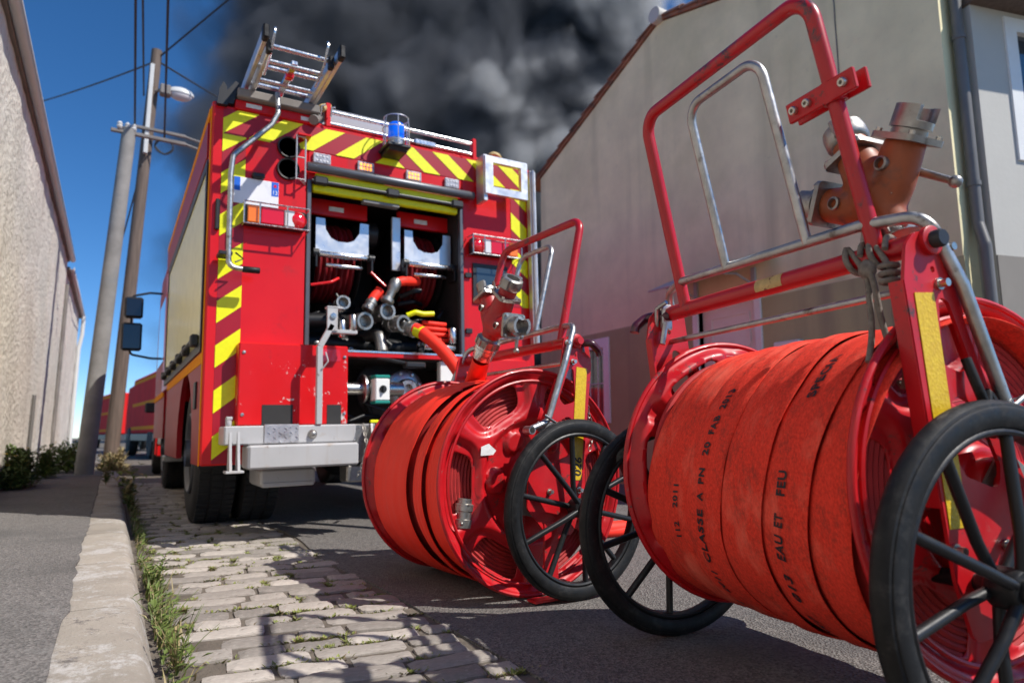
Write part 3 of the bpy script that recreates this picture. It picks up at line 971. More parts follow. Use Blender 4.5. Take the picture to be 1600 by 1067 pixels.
# left skirt with the wheel arch
sk = MB()
arch = [(1.15 + 0.62 * math.cos(R(a)), 0.50 + 0.62 * math.sin(R(a))) for a in range(174, 5, -13)]
out = [(0.055, 0.46), (0.055, 1.135), (3.15, 1.135), (3.15, 0.46)] + [(arch[-1][0], 0.46)] + arch[::-1] + [(arch[0][0], 0.46)]
sk.prism(out, (), 0.0, 0.04, YZ)
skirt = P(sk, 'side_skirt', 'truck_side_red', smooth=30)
P(MB().box((-0.004, 0.06, 1.10), (0.0, 3.15, 1.17), 0.001), 'trim_stripe', 'orange_film', skirt)
P(MB().box((-0.006, 0.02, 0.46), (0.0005, 0.05, 2.80), 0.001), 'corner_trim', 'orange_film', skirt)
P(MB().box((-0.012, 0.30, 0.82), (-0.0, 0.42, 1.0), 0.006), 'locker_latch', 'black_plastic', skirt)
# roller shutter on the left and the lettered roof band above it
sh = P(MB().box((-0.004, 0.14, 1.22), (0.02, 3.55, 2.42), 0.003), 'side_shutter', 'cream_shutter')
sf = MB()
sf.prism([(0.10, 1.18), (3.60, 1.18), (3.60, 2.50), (0.10, 2.46)], [[(0.16, 1.24), (3.52, 1.24), (3.52, 2.40), (0.16, 2.40)]], -0.012, -0.004, YZ)
P(sf, 'shutter_frame', 'black_plastic', sh, smooth=0)
hd = MB()
hd.tube([(-0.04, 0.3, 1.27), (-0.04, 3.3, 1.27)], 0.016, 8)
for yy in (0.3, 0.9, 1.5, 2.1, 2.7, 3.3):
    hd.box((-0.055, yy - 0.05, 1.23), (-0.005, yy + 0.05, 1.31), 0.01)
P(hd, 'shutter_bar', 'black_plastic', sh)
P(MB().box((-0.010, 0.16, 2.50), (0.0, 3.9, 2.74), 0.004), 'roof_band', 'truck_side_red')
P(MB().box((-0.012, 0.06, 2.74), (0.01, 3.9, 2.80), 0.004), 'roof_stripe', 'orange_film')
# chevrons: alternating yellow and dark red film
def chevrons(name, lo, hi, slope, period=0.285, duty=0.5, off=0.0):
    """parallelogram stickers clipped to a rectangle of the rear panel"""
    y0 = -0.0025
    P(MB().box((lo[0], -0.0015, lo[1]), (hi[0], 0.0, hi[1]), 0.0004), 'film_base', 'dark_red_film', rear)
    W = hi[0] - lo[0]
    c = lo[1] - 2 * W - 2
    c += off
    while c < hi[1] + 2 * W + 2:
        q = [(lo[0], c), (hi[0], c + slope * W), (hi[0], c + slope * W + period * duty), (lo[0], c + period * duty)]
        q = clip_poly(q, lo, hi)
        if q:
            P(MB().prism(q, (), 0.0018, 0.004, XZ), name, 'yellow_film', rear, smooth=0)
        c += period
chevrons('chevron', (0.065, 0.47), (0.21, 2.615), 0.80, off=0.035)
chevrons('chevron', (0.065, 2.615), (1.23, 2.795), 0.80, 0.235, 0.46, off=0.10)
chevrons('chevron', (1.23, 2.615), (2.42, 2.795), -0.80, 0.235, 0.46, off=0.13)
chevrons('chevron', (2.27, 1.62), (2.42, 2.615), -0.80, off=0.10)
# locker recess
ir = MB()
ir.box((0.64, 1.05, 1.15), (1.80, 1.09, 2.45), 0.002)
ir.box((0.60, 0.052, 1.15), (0.64, 1.06, 2.45), 0.002)
ir.box((1.80, 0.052, 1.15), (1.84, 1.06, 2.45), 0.002)
ir.box((0.62, 0.056, 2.44), (1.82, 1.06, 2.47), 0.002)
ir.box((0.62, 0.03, 1.155), (1.82, 1.06, 1.185), 0.002)
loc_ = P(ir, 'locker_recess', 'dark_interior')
fr = MB()
fr.box((0.615, -0.012, 1.22), (0.645, 0.03, 2.40), 0.004)
fr.box((1.795, -0.012, 1.19), (1.825, 0.03, 2.40), 0.004)
P(fr, 'locker_frame', 'grey_bar', loc_)
P(MB().box((0.89, -0.03, 1.165), (1.95, 0.02, 1.195), 0.004), 'sill_beam', 'truck_red')
P(MB().box((0.89, -0.032, 1.196), (1.86, 0.03, 1.212), 0.003), 'sill_top', 'aluminium')
P(MB().cyl((0.60, -0.05, 2.475), (1.90, -0.05, 2.475), 0.032, n=14, ch=0.004), 'shutter_roller', 'grey_bar')
ys = P(MB().box((0.67, -0.02, 2.395), (1.78, 0.02, 2.455), 0.01), 'shutter_slat', 'yellow_film')
P(MB().box((0.655, 0.0, 2.325), (1.785, 0.05, 2.378), 0.008), 'shutter_slat', 'yellow_film')
gb = MB().tube([(0.64, -0.035, 2.385), (1.80, -0.035, 2.385)], 0.013, 8)
for xx in (0.70, 1.23, 1.76):
    gb.box((xx - 0.05, -0.06, 2.36), (xx + 0.05, -0.01, 2.42), 0.012)
P(gb, 'shutter_grip', 'black_plastic')
P(MB().box((1.02, -0.0, 2.30), (1.30, 0.06, 2.325), 0.004), 'locker_light', 'grey_panel', loc_)
# two hose reels in the locker
def locker_reel(x0, x1):
    cx = (x0 + x1) / 2
    top = P(MB().box((x0 - 0.04, 0.22, 2.235), (x1 + 0.04, 0.26, 2.355), 0.005), 'reel_header', 'truck_red')
    P(MB().box((cx - 0.08, 0.212, 2.27), (cx + 0.03, 0.219, 2.305), 0.001), 'maker_plate', 'sticker_white', top)
    c = Vector((x0, 0.56, 1.95))
    hm = MB()
    n = 7
    w_ = (x1 - x0 - 0.06) / n
    prof = [(0.05, 0)]
    for i in range(n):
        for k in range(6):
            t = k / 5
            prof.append((0.285 + 0.024 * math.sin(math.pi * t) + 0.006 * math.sin(i * 2.1), 0.03 + (i + t) * w_))
    prof.append((0.05, x1 - x0 - 0.03))
    hm.lathe(prof, c, (1, 0, 0), 36)
    coil = P(hm, 'hose_coil', 'hose_reel_red')
    fl = MB()
    for xx in (x0, x1 - 0.012):
        fl.lathe([(0.0, 0), (0.335, 0), (0.345, 0.006), (0.335, 0.012), (0, 0.012)], (xx, c.y, c.z), (1, 0, 0), 36)
    P(fl, 'reel_disc', 'black_paint', coil)
    # bright cover with a rounded cut-out in its upper edge
    q = [(x0 - 0.02, 1.93), (x1 + 0.02, 1.93), (x1 + 0.02, 2.18), (x1 - 0.045, 2.18), (x1 - 0.05, 2.10), (x1 - 0.09, 2.04), (x1 - 0.14, 2.02), (x0 + 0.14, 2.02), (x0 + 0.09, 2.04), (x0 + 0.05, 2.10), (x0 + 0.045, 2.18), (x0 - 0.02, 2.18)]
    cv = MB().prism(q, (), -0.20, -0.19, XZ)
    cov = P(cv, 'reel_cover', 'alu_satin', smooth=0)
    cov.location = (0, -0.06, 0.0)
    cov.rotation_euler = (0, 0, 0)
    rl = MB()
    rl.cyl((x0 - 0.01, 0.15, 1.905), (x1 + 0.01, 0.15, 1.905), 0.022, n=14, ch=0.003)
    rl.cyl((x0 + 0.05, 0.18, 1.835), (x1 - 0.03, 0.18, 1.835), 0.016, n=12, ch=0.003)
    P(rl, 'guide_roller', 'aluminium', cov)
    for xx in (x0 - 0.03, x1 + 0.025):
        rk = MB()
        rk.lathe([(0.034, -0.02), (0.034, 0.02)], (xx, 0.15, 1.905), (1, 0, 0), 12)
        rk.box((xx - 0.008, 0.12, 1.80), (xx + 0.008, 0.22, 1.93), 0.003)
        P(rk, 'roller_bracket', 'black_paint', cov)
locker_reel(0.735, 1.085)
locker_reel(1.41, 1.76)
P(MB().box((1.30, 0.16, 1.86), (1.37, 0.19, 2.28), 0.004), 'divider_post', 'alu_satin')
P(MB().lathe([(0.0, 0), (0.09, 0), (0.1, 0.01), (0.1, 0.12), (0.07, 0.14), (0, 0.14)], (1.12, 0.40, 2.18), (1, 0, 0), 20), 'cable_drum', 'black_plastic')
# plumbing: outlets with couplings, elbows, handles
def coupling(mb, o, d, r, L):
    prof = [(r * 0.62, L), (r * 0.62, L - 0.02), (r * 0.7, L - 0.015), (r * 0.7, L), (r * 0.98, L), (r, L - 0.008), (r, L * 0.72), (r * 0.86, L * 0.70), (r * 0.86, L * 0.45), (r * 0.96, L * 0.42), (r * 0.96, L * 0.2), (r * 0.75, L * 0.16), (r * 0.75, 0)]
    mb.lathe([(0.001, L - 0.05), (r * 0.60, L - 0.05)] + prof, o, d, 22)
    x, y, z = frame(d)
    for k in range(2):
        a = k * math.pi + 0.6
        c = Vector(o) + z * (L * 0.86) + (x * math.cos(a) + y * math.sin(a)) * r
        mb.ball(c, r * 0.22, 8)
for (o, d, r, L) in (((0.914, 0.24, 1.558), (-0.05, -1, 0.05), 0.052, 0.16), ((1.01, 0.30, 1.45), (0.18, -1, -0.06), 0.066, 0.26), ((1.19, 0.25, 1.52), (0.14, -1, -0.02), 0.064, 0.22), ((1.27, 0.16, 1.44), (0.25, -1, -0.10), 0.064, 0.20)):
    m = MB()
    coupling(m, o, Vector(d).normalized(), r, L)
    P(m, 'outlet_coupling', 'cast_metal')
pm_ = MB()
pm_.tube([(0.70, 0.34, 1.46), (0.9, 0.32, 1.47), (1.02, 0.30, 1.455)], 0.055, 14)
pm_.tube(fillet([(1.19, 0.5, 1.52), (1.19, 0.27, 1.52)], 0.02), 0.055, 14)
pm_.tube(fillet([(1.27, 0.5, 1.30), (1.27, 0.3, 1.36), (1.27, 0.18, 1.44)], 0.05), 0.05, 14)
pm_.tube(fillet([(0.70, 0.45, 1.32), (1.6, 0.45, 1.30)], 0.02), 0.07, 14)
P(pm_, 'manifold', 'black_paint')
P(MB().tube(fillet([(1.16, 0.3, 1.36), (1.18, 0.10, 1.35), (1.19, 0.07, 1.22)], 0.06), 0.045, 14), 'elbow_pipe', 'cast_metal')
nz = MB()
nz.lathe([(0.036, 0), (0.045, 0.02), (0.045, 0.08), (0.034, 0.10), (0.034, 0.16), (0.05, 0.17), (0.05, 0.20), (0.03, 0.21)], (1.30, 0.06, 1.76), (-0.45, -0.1, -0.9), 18)
P(nz, 'nozzle', 'cast_metal')
P(MB().tube([(1.10, 0.06, 1.80), (1.20, 0.03, 1.70)], 0.011, 8), 'nozzle_handle', 'truck_red')
P(MB().tube(fillet([(1.52, 0.2, 1.80), (1.36, 0.08, 1.765), (1.29, 0.07, 1.74)], 0.1), 0.036, 12), 'hose_sleeve', 'hose_new')
P(MB().tube(fillet([(1.18, 0.09, 1.68), (1.13, 0.08, 1.62), (1.09, 0.07, 1.555)], 0.1), 0.036, 12), 'hose_sleeve', 'hose_new')
hc = MB(); coupling(hc, (1.12, 0.07, 1.60), Vector((-0.5, -0.15, -0.85)).normalized(), 0.045, 0.10)
P(hc, 'hose_coupling', 'cast_metal')
P(MB().tube(fillet([(1.38, 0.06, 1.50), (1.44, 0.04, 1.525), (1.50, 0.04, 1.515), (1.59, 0.05, 1.525)], 0.03), 0.02, 10), 'valve_lever', 'yellow_film')
for i in range(4):
    P(MB().cyl((1.52 + 0.015 * i, 0.10, 1.46 - 0.042 * i), (1.72 + 0.01 * i, 0.10, 1.455 - 0.042 * i), 0.017, n=10, ch=0.003), 'flare_tube', 'hose_new')
P(MB().tube(fillet([(0.66, 0.03, 1.66), (0.80, 0.02, 1.69), (0.86, 0.05, 1.73)], 0.04), 0.011, 8), 'pull_handle', 'truck_red')
mm = MB()
mm.cyl((1.745, 0.04, 1.30), (1.745, 0.04, 1.42), 0.032, n=14, ch=0.004)
mm.cyl((1.50, 0.03, 1.265), (1.76, 0.03, 1.265), 0.024, n=12, ch=0.004)
mm.cyl((0.873, -0.0, 1.30), (0.873, 0.0, 1.42), 0.026, n=12, ch=0.003)
P(mm, 'ladder_roller', 'aluminium')
wp = MB()
wp.box((0.50, 0.06, 1.24), (0.62, 0.3, 1.30), 0.004)
rngi = random.Random(3)
for i in range(26):
    a = Vector((rngi.uniform(0.68, 1.76), rngi.uniform(0.25, 0.7), rngi.uniform(1.22, 1.7)))
    b = a + Vector((rngi.uniform(-0.25, 0.25), rngi.uniform(-0.1, 0.1), rngi.uniform(-0.2, 0.2)))
    wp.tube(fillet([a, a.lerp(b, 0.5) + Vector((0.03, -0.03, 0.02)), b], 0.05), rngi.choice((0.008, 0.012, 0.02)), 8)
P(wp, 'small_pipework', 'black_paint')['kind'] = 'stuff'
gm_ = MB()
for i in range(9):
    a = Vector((rngi.uniform(0.7, 1.74), rngi.uniform(0.14, 0.3), rngi.uniform(1.23, 1.62)))
    gm_.lathe([(0.0, 0), (0.018, 0), (0.022, 0.01), (0.022, 0.03), (0.012, 0.035), (0.012, 0.06)], a, (rngi.uniform(-.4, .4), -1, rngi.uniform(-.3, .3)), 12)
P(gm_, 'pipe_fitting', 'cast_metal')
# lower pump bay
lb = MB()
lb.box((0.89, 0.75, 0.40), (2.2, 0.80, 1.16), 0.002)
lb.box((0.20, 0.8, 0.42), (TW - 0.1, 3.8, 0.50), 0.01)
lb.box((0.35, 0.2, 0.50), (0.5, 7.0, 0.72), 0.01); lb.box((1.95, 0.2, 0.50), (2.10, 7.0, 0.72), 0.01)
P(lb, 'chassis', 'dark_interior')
P(MB().lathe([(0.20, 0), (0.225, 0.01), (0.225, 0.04), (0.2, 0.05)], (1.32, 0.42, 0.97), (0, -1, 0), 36), 'pump_ring', 'black_plastic')
big = MB()
big.lathe([(0.0, 0.05), (0.035, 0.05), (0.035, 0.10), (0.065, 0.10), (0.075, 0.09), (0.075, 0.03), (0.145, 0.025), (0.15, 0.02), (0.15, 0.0)], (1.40, 0.18, 0.955), (0, -1, 0), 32)
for k in range(8):
    a = k * math.pi / 4 + 0.3
    big.lathe([(0.012, 0), (0.012, 0.012), (0, 0.014)], (1.40 + 0.12 * math.cos(a), 0.155, 0.955 + 0.12 * math.sin(a)), (0, -1, 0), 6)
P(big, 'pump_flange', 'steel')
pp = MB()
pp.lathe([(0.042, 0), (0.042, 0.14)], (0.89, 0.0, 0.945), (1, 0, 0), 20)
pp.lathe([(0.095, 0), (0.1, 0.004), (0.1, 0.018), (0.042, 0.02), (0.042, 0.05), (0.09, 0.052), (0.095, 0.066), (0.05, 0.068), (0.05, 0.3)], (1.015, 0.0, 0.945), (1, 0, 0), 28)
P(pp, 'suction_pipe', 'steel')
vb = P(MB().box((1.06, -0.16, 0.855), (1.165, -0.06, 1.01), 0.008), 'valve_actuator', 'white_plastic')
mat('teal_plastic', (0.01, 0.24, 0.19), 0.4)
P(MB().box((1.058, -0.162, 1.01), (1.167, -0.058, 1.032), 0.006).box((1.058, -0.162, 0.835), (1.167, -0.058, 0.855), 0.006), 'end_cap', 'teal_plastic', vb)
P(MB().lathe([(0.026, 0), (0.026, 0.006), (0.02, 0.012), (0, 0.012)], (1.115, -0.16, 0.935), (0, -1, 0), 16).box((1.108, -0.185, 0.912), (1.122, -0.17, 0.958), 0.002), 'indicator', 'black_plastic', vb)
P(MB().tube(fillet([(1.03, 0.1, 1.18), (1.20, -0.10, 1.14), (1.33, -0.16, 1.11)], 0.05), 0.013, 8).box((1.27, -0.2, 1.085), (1.42, -0.12, 1.125), 0.012), 'drain_lever', 'black_plastic')
P(MB().box((1.62, 0.0, 0.98), (1.74, 0.06, 1.16), 0.006), 'control_box', 'white_plastic')
P(MB().box((1.80, -0.02, 0.72), (2.40, 0.02, 1.19), 0.01), 'lower_locker', 'truck_red')
pb = MB()
for i in range(14):
    a = Vector((rngi.uniform(0.92, 1.7), rngi.uniform(0.15, 0.5), rngi.uniform(0.45, 0.85)))
    b = a + Vector((rngi.uniform(-0.3, 0.3), rngi.uniform(-0.1, 0.1), rngi.uniform(-0.1, 0.25)))
    pb.tube([a, a.lerp(b, 0.5) + Vector((0.0, -0.05, 0.03)), b], rngi.choice((0.012, 0.02, 0.03)), 8)
P(pb, 'pump_pipework', 'black_paint')['kind'] = 'stuff'
# left lower locker box, bumper step, posts
lk = P(MB().box((0.19, -0.11, 0.70), (0.885, 0.02, 1.225), 0.008), 'step_locker', 'truck_red_worn')
P(MB().box((0.335, -0.113, 0.70), (0.525, -0.1105, 0.83), 0.0005), 'step_hole_shade', 'dark_interior', lk)  # flat dark panels painted as the shade inside the step holes
P(MB().box((0.745, -0.113, 0.695), (0.84, -0.1105, 0.83), 0.0005), 'step_hole_shade', 'dark_interior', lk)
P(MB().box((0.70, -0.1125, 1.12), (0.83, -0.111, 1.20), 0.0003), 'warning_label', 'lens_red', lk)
bt = MB()
for (xx, zz) in ((0.22, 1.16), (0.22, 0.77), (0.86, 1.15), (0.86, 0.77)):
    bt.lathe([(0.012, 0), (0.010, 0.006), (0, 0.008)], (xx, -0.11, zz), (0, -1, 0), 10)
P(bt, 'rivet', 'steel', lk)
bp = MB()
bp.box((0.10, -0.26, 0.585), (0.895, -0.02, 0.698), 0.008)
bum = P(bp, 'bumper', 'white_paint')
P(MB().box((0.225, -0.34, 0.44), (0.89, -0.10, 0.582), 0.012), 'bumper_step', 'white_paint', bum)
ck = MB().box((0.325, -0.268, 0.592), (0.53, -0.255, 0.704), 0.002)
for i in range(6):
    for j in range(4):
        x0, z0 = 0.345 + i * 0.033, 0.605 + j * 0.027
        s = 1 if (i + j) % 2 else -1
        ck.tube([(x0, -0.27, z0), (x0 + 0.016, -0.27, z0 + 0.013 * s)], 0.003, 5)
P(ck, 'tread_plate', 'alu_satin', bum)
P(MB().lathe([(0.0, 0.03), (0.012, 0.03), (0.022, 0.022), (0.03, 0.0)], (0.615, -0.26, 0.64), (0, -1, 0), 16), 'bumper_stud', 'cast_metal', bum)
P(MB().box((0.34, -0.10, 0.32), (0.68, 0.3, 0.425), 0.012).box((0.35, -0.108, 0.315), (0.67, 0.29, 0.345), 0.006), 'under_box', 'white_paint')
tw_ = MB()
for xx in (0.12, 0.165):
    tw_.prism([(-0.37, 0.435), (-0.26, 0.435), (-0.27, 0.50), (-0.30, 0.66), (-0.32, 0.665), (-0.345, 0.52)], (), xx, xx + 0.014, YZ)
tw_.box((0.10, -0.37, 0.425), (0.20, -0.26, 0.44), 0.003); tw_.cyl((0.13, -0.2, 0.70), (0.13, -0.2, 0.75), 0.018, n=12, ch=0.004); tw_.box((0.115, -0.22, 0.735), (0.15, -0.18, 0.755), 0.004)
P(tw_, 'cart_hook', 'white_paint')
tw2 = MB()
for xx in (0.99, 1.03):
    tw2.prism([(-0.33, 0.46), (-0.20, 0.44), (-0.20, 0.56), (-0.24, 0.70), (-0.27, 0.70), (-0.31, 0.56)], (), xx, xx + 0.014, YZ)
tw2.box((0.90, -0.2, 0.45), (1.10, -0.05, 0.70), 0.01); tw2.box((0.86, -0.18, 0.32), (1.08, -0.02, 0.43), 0.01)
P(tw2, 'cart_hook', 'cast_metal')
P(MB().box((1.02, -0.18, 0.705), (1.08, -0.16, 0.725), 0.004), 'hook_grip', 'yellow_film')
# grab post of white steel with its bracket
po = MB()
po.box((0.635, -0.27, 0.70), (0.672, -0.235, 1.20), 0.004)
po.box((0.635, -0.27, 0.0), (0.672, -0.235, 0.17), 0.004, Matrix.Translation((0, 0, 1.195)) @ Matrix.Translation((0.655, -0.25, 0)) @ Matrix.Rotation(R(28), 4, 'Y') @ Matrix.Translation((-0.655, 0.25, 0)))
po.box((0.695, -0.27, 1.30), (0.765, -0.255, 1.46), 0.004); po.box((0.695, -0.27, 1.45), (0.80, -0.21, 1.465), 0.003)
po.box((0.70, -0.262, 1.29), (0.90, -0.22, 1.315), 0.003)
pst = P(po, 'grab_post', 'white_paint')
P(MB().cyl((0.875, -0.24, 1.31), (0.875, -0.24, 1.42), 0.024, n=14, ch=0.003).lathe([(0.02, 0), (0.02, 0.01), (0, 0.012)], (0.735, -0.27, 1.40), (0, -1, 0), 8), 'post_roller', 'steel', pst)
chn = MB()
def chain(mb, pts, r=0.009, w=0.0022):
    pts = [Vector(p) for p in pts]
    seg = [(pts[i], pts[i + 1]) for i in range(len(pts) - 1)]
    k = 0
    for a, b in seg:
        n = max(1, int((b - a).length / (r * 2.3)))
        for i in range(n):
            c = a.lerp(b, (i + 0.5) / n)
            d = (b - a).normalized()
            x, y, z = frame(d)
            s = x if k % 2 else y
            ring = [c + d * math.cos(2 * math.pi * j / 10) * r * 1.6 + s * math.sin(2 * math.pi * j / 10) * r for j in range(10)]
            mb.tube(ring, w, 5, closed=True)
            k += 1
chain(chn, [(0.93, -0.30, 0.70), (0.935, -0.36, 0.56), (0.90, -0.36, 0.42), (0.875, -0.35, 0.36)])
P(chn, 'chain', 'chain_steel')
P(MB().tube(fillet([(0.665, -0.275, 1.05), (0.70, -0.29, 1.10), (0.685, -0.28, 1.16)], 0.02), 0.005, 6), 'pin_wire', 'white_paint')
# number plate on its holder
pl = P(MB().box((0.141, -0.012, 2.155), (0.425, -0.0045, 2.335), 0.002), 'number_plate', 'plate_white')
P(MB().box((0.143, -0.0135, 2.24), (0.180, -0.0122, 2.333), 0.0004), 'plate_band', 'plate_blue', pl)
P(MB().box((0.378, -0.0135, 2.235), (0.423, -0.0122, 2.333), 0.0004), 'plate_band', 'plate_blue', pl)
tv, tf = text_mesh('13', 0.042)
P(MB().add([(0.382 + v.x * 0.85, -0.0142, 2.245 + v.y) for v in tv], tf), 'plate_number', 'sticker_white', pl, smooth=0)
P(MB().box((0.392, -0.0142, 2.295), (0.410, -0.0137, 2.315), 0.0002), 'plate_emblem', 'lens_red', pl)
P(MB().box((0.25, -0.05, 2.338), (0.33, -0.0, 2.372), 0.01), 'plate_light', 'black_plastic', pl)
# rear lamps in their wire guards
def lamp(x0, x1, order):
    lb_ = P(MB().box((x0, -0.075, 2.005), (x1, -0.003, 2.135), 0.012), 'tail_lamp', 'black_plastic')
    segs = order
    for (a, b, m) in segs:
        xx0, xx1 = x0 + (x1 - x0) * a, x0 + (x1 - x0) * b
        lm_ = MB()
        if m == 'lens_round':
            lm_.lathe([(0.0, 0.028), (0.04, 0.024), (0.058, 0.008), (0.06, 0)], ((xx0 + xx1) / 2, -0.07, 2.07), (0, -1, 0), 24)
            P(lm_, 'lamp_lens', 'lens_red', lb_)
        else:
            lm_.box((xx0, -0.092, 2.015), (xx1, -0.07, 2.125), 0.016)
            P(lm_, 'lamp_lens', m, lb_)
    gd = MB()
    for zz in (1.998, 2.145):
        gd.tube([(x0 - 0.01, -0.01, zz), (x0 - 0.01, -0.11, zz), (x1 + 0.01, -0.11, zz), (x1 + 0.01, -0.01, zz)], 0.0055, 6)
    for xx in (x0 - 0.01, x0 + (x1 - x0) * 0.22, x0 + (x1 - x0) * 0.66, x1 + 0.01):
        gd.tube([(xx, -0.11, 1.996), (xx, -0.11, 2.147)], 0.0055, 6)
    P(gd, 'lamp_guard', 'aluminium', lb_)
lamp(0.205, 0.60, [(0.04, 0.24, 'lens_amber'), (0.25, 0.62, 'lens_red'), (0.62, 0.79, 'lens_clear'), (0.72, 0.98, 'lens_round')])
lamp(1.87, 2.29, [(0.02, 0.26, 'lens_round'), (0.22, 0.38, 'lens_clear'), (0.38, 0.78, 'lens_red'), (0.79, 0.97, 'lens_amber')])
# twin exhausts behind a guard
for zz in (2.60, 2.445):
    P(MB().lathe([(0.066, 0.12), (0.066, 0.0), (0.074, -0.004), (0.077, 0.004), (0.077, 0.02)], (0.485, -0.022, zz), (0, 1, 0), 28), 'round_port', 'black_plastic')
    P(MB().lathe([(0.0, 0.004), (0.066, 0.004)], (0.485, -0.012, zz), (0, 1, 0), 28), 'port_cavity', 'dark_interior')
cg = MB()
cg.tube([(0.525, -0.07, 2.68), (0.525, -0.07, 2.36)], 0.006, 6); cg.tube([(0.585, -0.07, 2.66), (0.585, -0.07, 2.35)], 0.006, 6)
for zz in (2.67, 2.52, 2.365):
    cg.tube([(0.525, -0.07, zz), (0.585, -0.07, zz)], 0.005, 6)
for zz in (2.68, 2.36):
    cg.tube([(0.555, -0.07, zz), (0.60, 0.0, zz)], 0.006, 6)
P(cg, 'port_guard', 'alu_satin')
P(MB().box((0.53, -0.09, 2.675), (0.62, 0.0, 2.69), 0.003), 'guard_flange', 'truck_red')
# LED markers
for i, xx in enumerate((0.713, 1.031, 1.406, 1.728)):
    b_ = P(MB().box((xx - 0.062, -0.022, 2.525), (xx + 0.062, -0.001, 2.60), 0.008), 'led_marker', 'led_glass')
    ld_ = MB()
    for q in range(4):
        for r_ in range(2):
            if i in (1, 2):
                ld_.box((xx - 0.045 + q * 0.024, -0.026, 2.535 + r_ * 0.03), (xx - 0.030 + q * 0.024, -0.021, 2.556 + r_ * 0.03), 0.002)
            else:
                ld_.lathe([(0.009, 0.004), (0.007, 0.008), (0, 0.008)], (xx - 0.036 + q * 0.024, -0.018, 2.545 + r_ * 0.033), (0, -1, 0), 8)
    P(ld_, 'led', 'led_lit' if i in (1, 2) else 'lens_clear', b_)
# blue beacon in a wire cage on its bracket
be = P(MB().prism([(0.0, 0.0), (-0.17, 0.0), (-0.19, 0.03), (0.0, 0.03)], (), -0.07, 0.07, Matrix.Translation((1.22, 0, 2.665)) @ YZ).box((1.13, -0.20, 2.69), (1.31, 0.0, 2.715), 0.01), 'beacon_bracket', 'black_plastic')
P(MB().lathe([(0.062, 0), (0.064, 0.05), (0.055, 0.055)], (1.222, -0.13, 2.715), (0, 0, 1), 24), 'beacon_base', 'steel', be)
P(MB().lathe([(0.056, 0.05), (0.060, 0.08), (0.060, 0.155), (0.052, 0.172), (0.0, 0.176)], (1.222, -0.13, 2.715), (0, 0, 1), 24), 'beacon_dome', 'beacon_blue', be)
gc = MB()
for zz, rr in ((2.735, 0.098), (2.84, 0.1), (2.925, 0.09)):
    gc.tube([(1.222 + rr * math.cos(a), -0.13 + rr * math.sin(a), zz) for a in [i * math.pi / 12 for i in range(24)]], 0.004, 5, closed=True)
for k in range(6):
    a = k * math.pi / 3 + 0.3
    gc.tube([(1.222 + 0.098 * math.cos(a), -0.13 + 0.098 * math.sin(a), 2.70), (1.222 + 0.1 * math.cos(a), -0.13 + 0.1 * math.sin(a), 2.84), (1.222 + 0.09 * math.cos(a), -0.13 + 0.09 * math.sin(a), 2.925)], 0.004, 5)
P(gc, 'beacon_cage', 'alu_satin', be)
# roof rail with grey board, posts, small fittings
P(MB().box((0.74, 0.0, 2.82), (0.775, 0.05, 3.0), 0.005), 'rail_post', 'truck_red')
P(MB().box((1.925, 0.0, 2.80), (1.96, 0.05, 2.985), 0.005), 'rail_post', 'truck_red')
rr_ = MB()
rr_.cyl((0.76, 0.025, 2.945), (1.94, 0.025, 2.945), 0.016, n=10); rr_.cyl((0.76, 0.025, 2.855), (1.94, 0.025, 2.855), 0.016, n=10)
rr_.box((1.42, -0.01, 2.83), (1.60, 0.06, 2.875), 0.008)
P(rr_, 'roof_rail', 'aluminium')
P(MB().box((0.77, 0.10, 2.83), (1.25, 0.13, 3.01), 0.004), 'roof_board', 'board_grey')
P(MB().box((0.63, 0.2, 2.85), (1.9, 2.0, 2.95), 0.02), 'roof_box', 'board_grey')
# black marker light and ladder gantry at the top left
ml = P(MB().prism([(0.02, 2.80), (0.085, 2.80), (0.075, 2.93), (0.055, 2.96), (0.03, 2.90)], (), -0.01, 0.04, XZ), 'marker_horn', 'black_plastic', smooth=0)
P(MB().box((0.045, -0.008, 2.855), (0.07, -0.0001, 2.885), 0.003), 'marker_lens', 'lens_red', ml)
gt = P(MB().box((0.13, -0.02, 2.80), (0.66, 0.10, 2.865), 0.005), 'ladder_gantry', 'truck_red')
P(MB().prism([(0.02, 2.82), (0.12, 2.82), (0.155, 2.97), (0.13, 2.985)], (), -0.06, 0.03, XZ), 'gantry_wedge', 'black_plastic', gt, smooth=0)
P(MB().box((0.14, -0.07, 2.868), (0.68, 0.06, 2.93), 0.008).tube([(0.64, -0.05, 2.82), (0.78, 0.2, 3.02)], 0.035, 10), 'gantry_beam', 'coping_grey', gt)
P(MB().box((0.20, -0.0235, 2.822), (0.30, -0.021, 2.85), 0.0005).box((0.56, -0.0235, 2.815), (0.64, -0.021, 2.842), 0.0005), 'gantry_sticker', 'sticker_white', gt)
P(MB().cyl((0.70, -0.03, 2.93), (0.80, 0.16, 3.05), 0.028, n=12, ch=0.008), 'gantry_grip', 'sticker_tan', gt)
hk = MB()
for xx in (0.69, 0.76):
    hk.tube([(xx, -0.05, 2.87), (xx, -0.07, 2.93), (xx + 0.03, -0.05, 2.95)], 0.006, 6)
P(hk, 'gantry_hook', 'aluminium', gt)
lv = MB().tube(fillet([(0.385, -0.10, 2.93), (0.385, -0.14, 2.77), (0.345, -0.14, 2.68), (0.115, -0.14, 2.42), (0.104, -0.14, 2.30), (0.108, -0.14, 1.69), (0.20, -0.14, 1.683)], 0.05), 0.017, 10)
lvo = P(lv, 'ladder_lever', 'galvanised')
P(MB().cyl((0.19, -0.14, 1.683), (0.295, -0.14, 1.683), 0.021, n=12, ch=0.004), 'lever_grip', 'rubber', lvo)
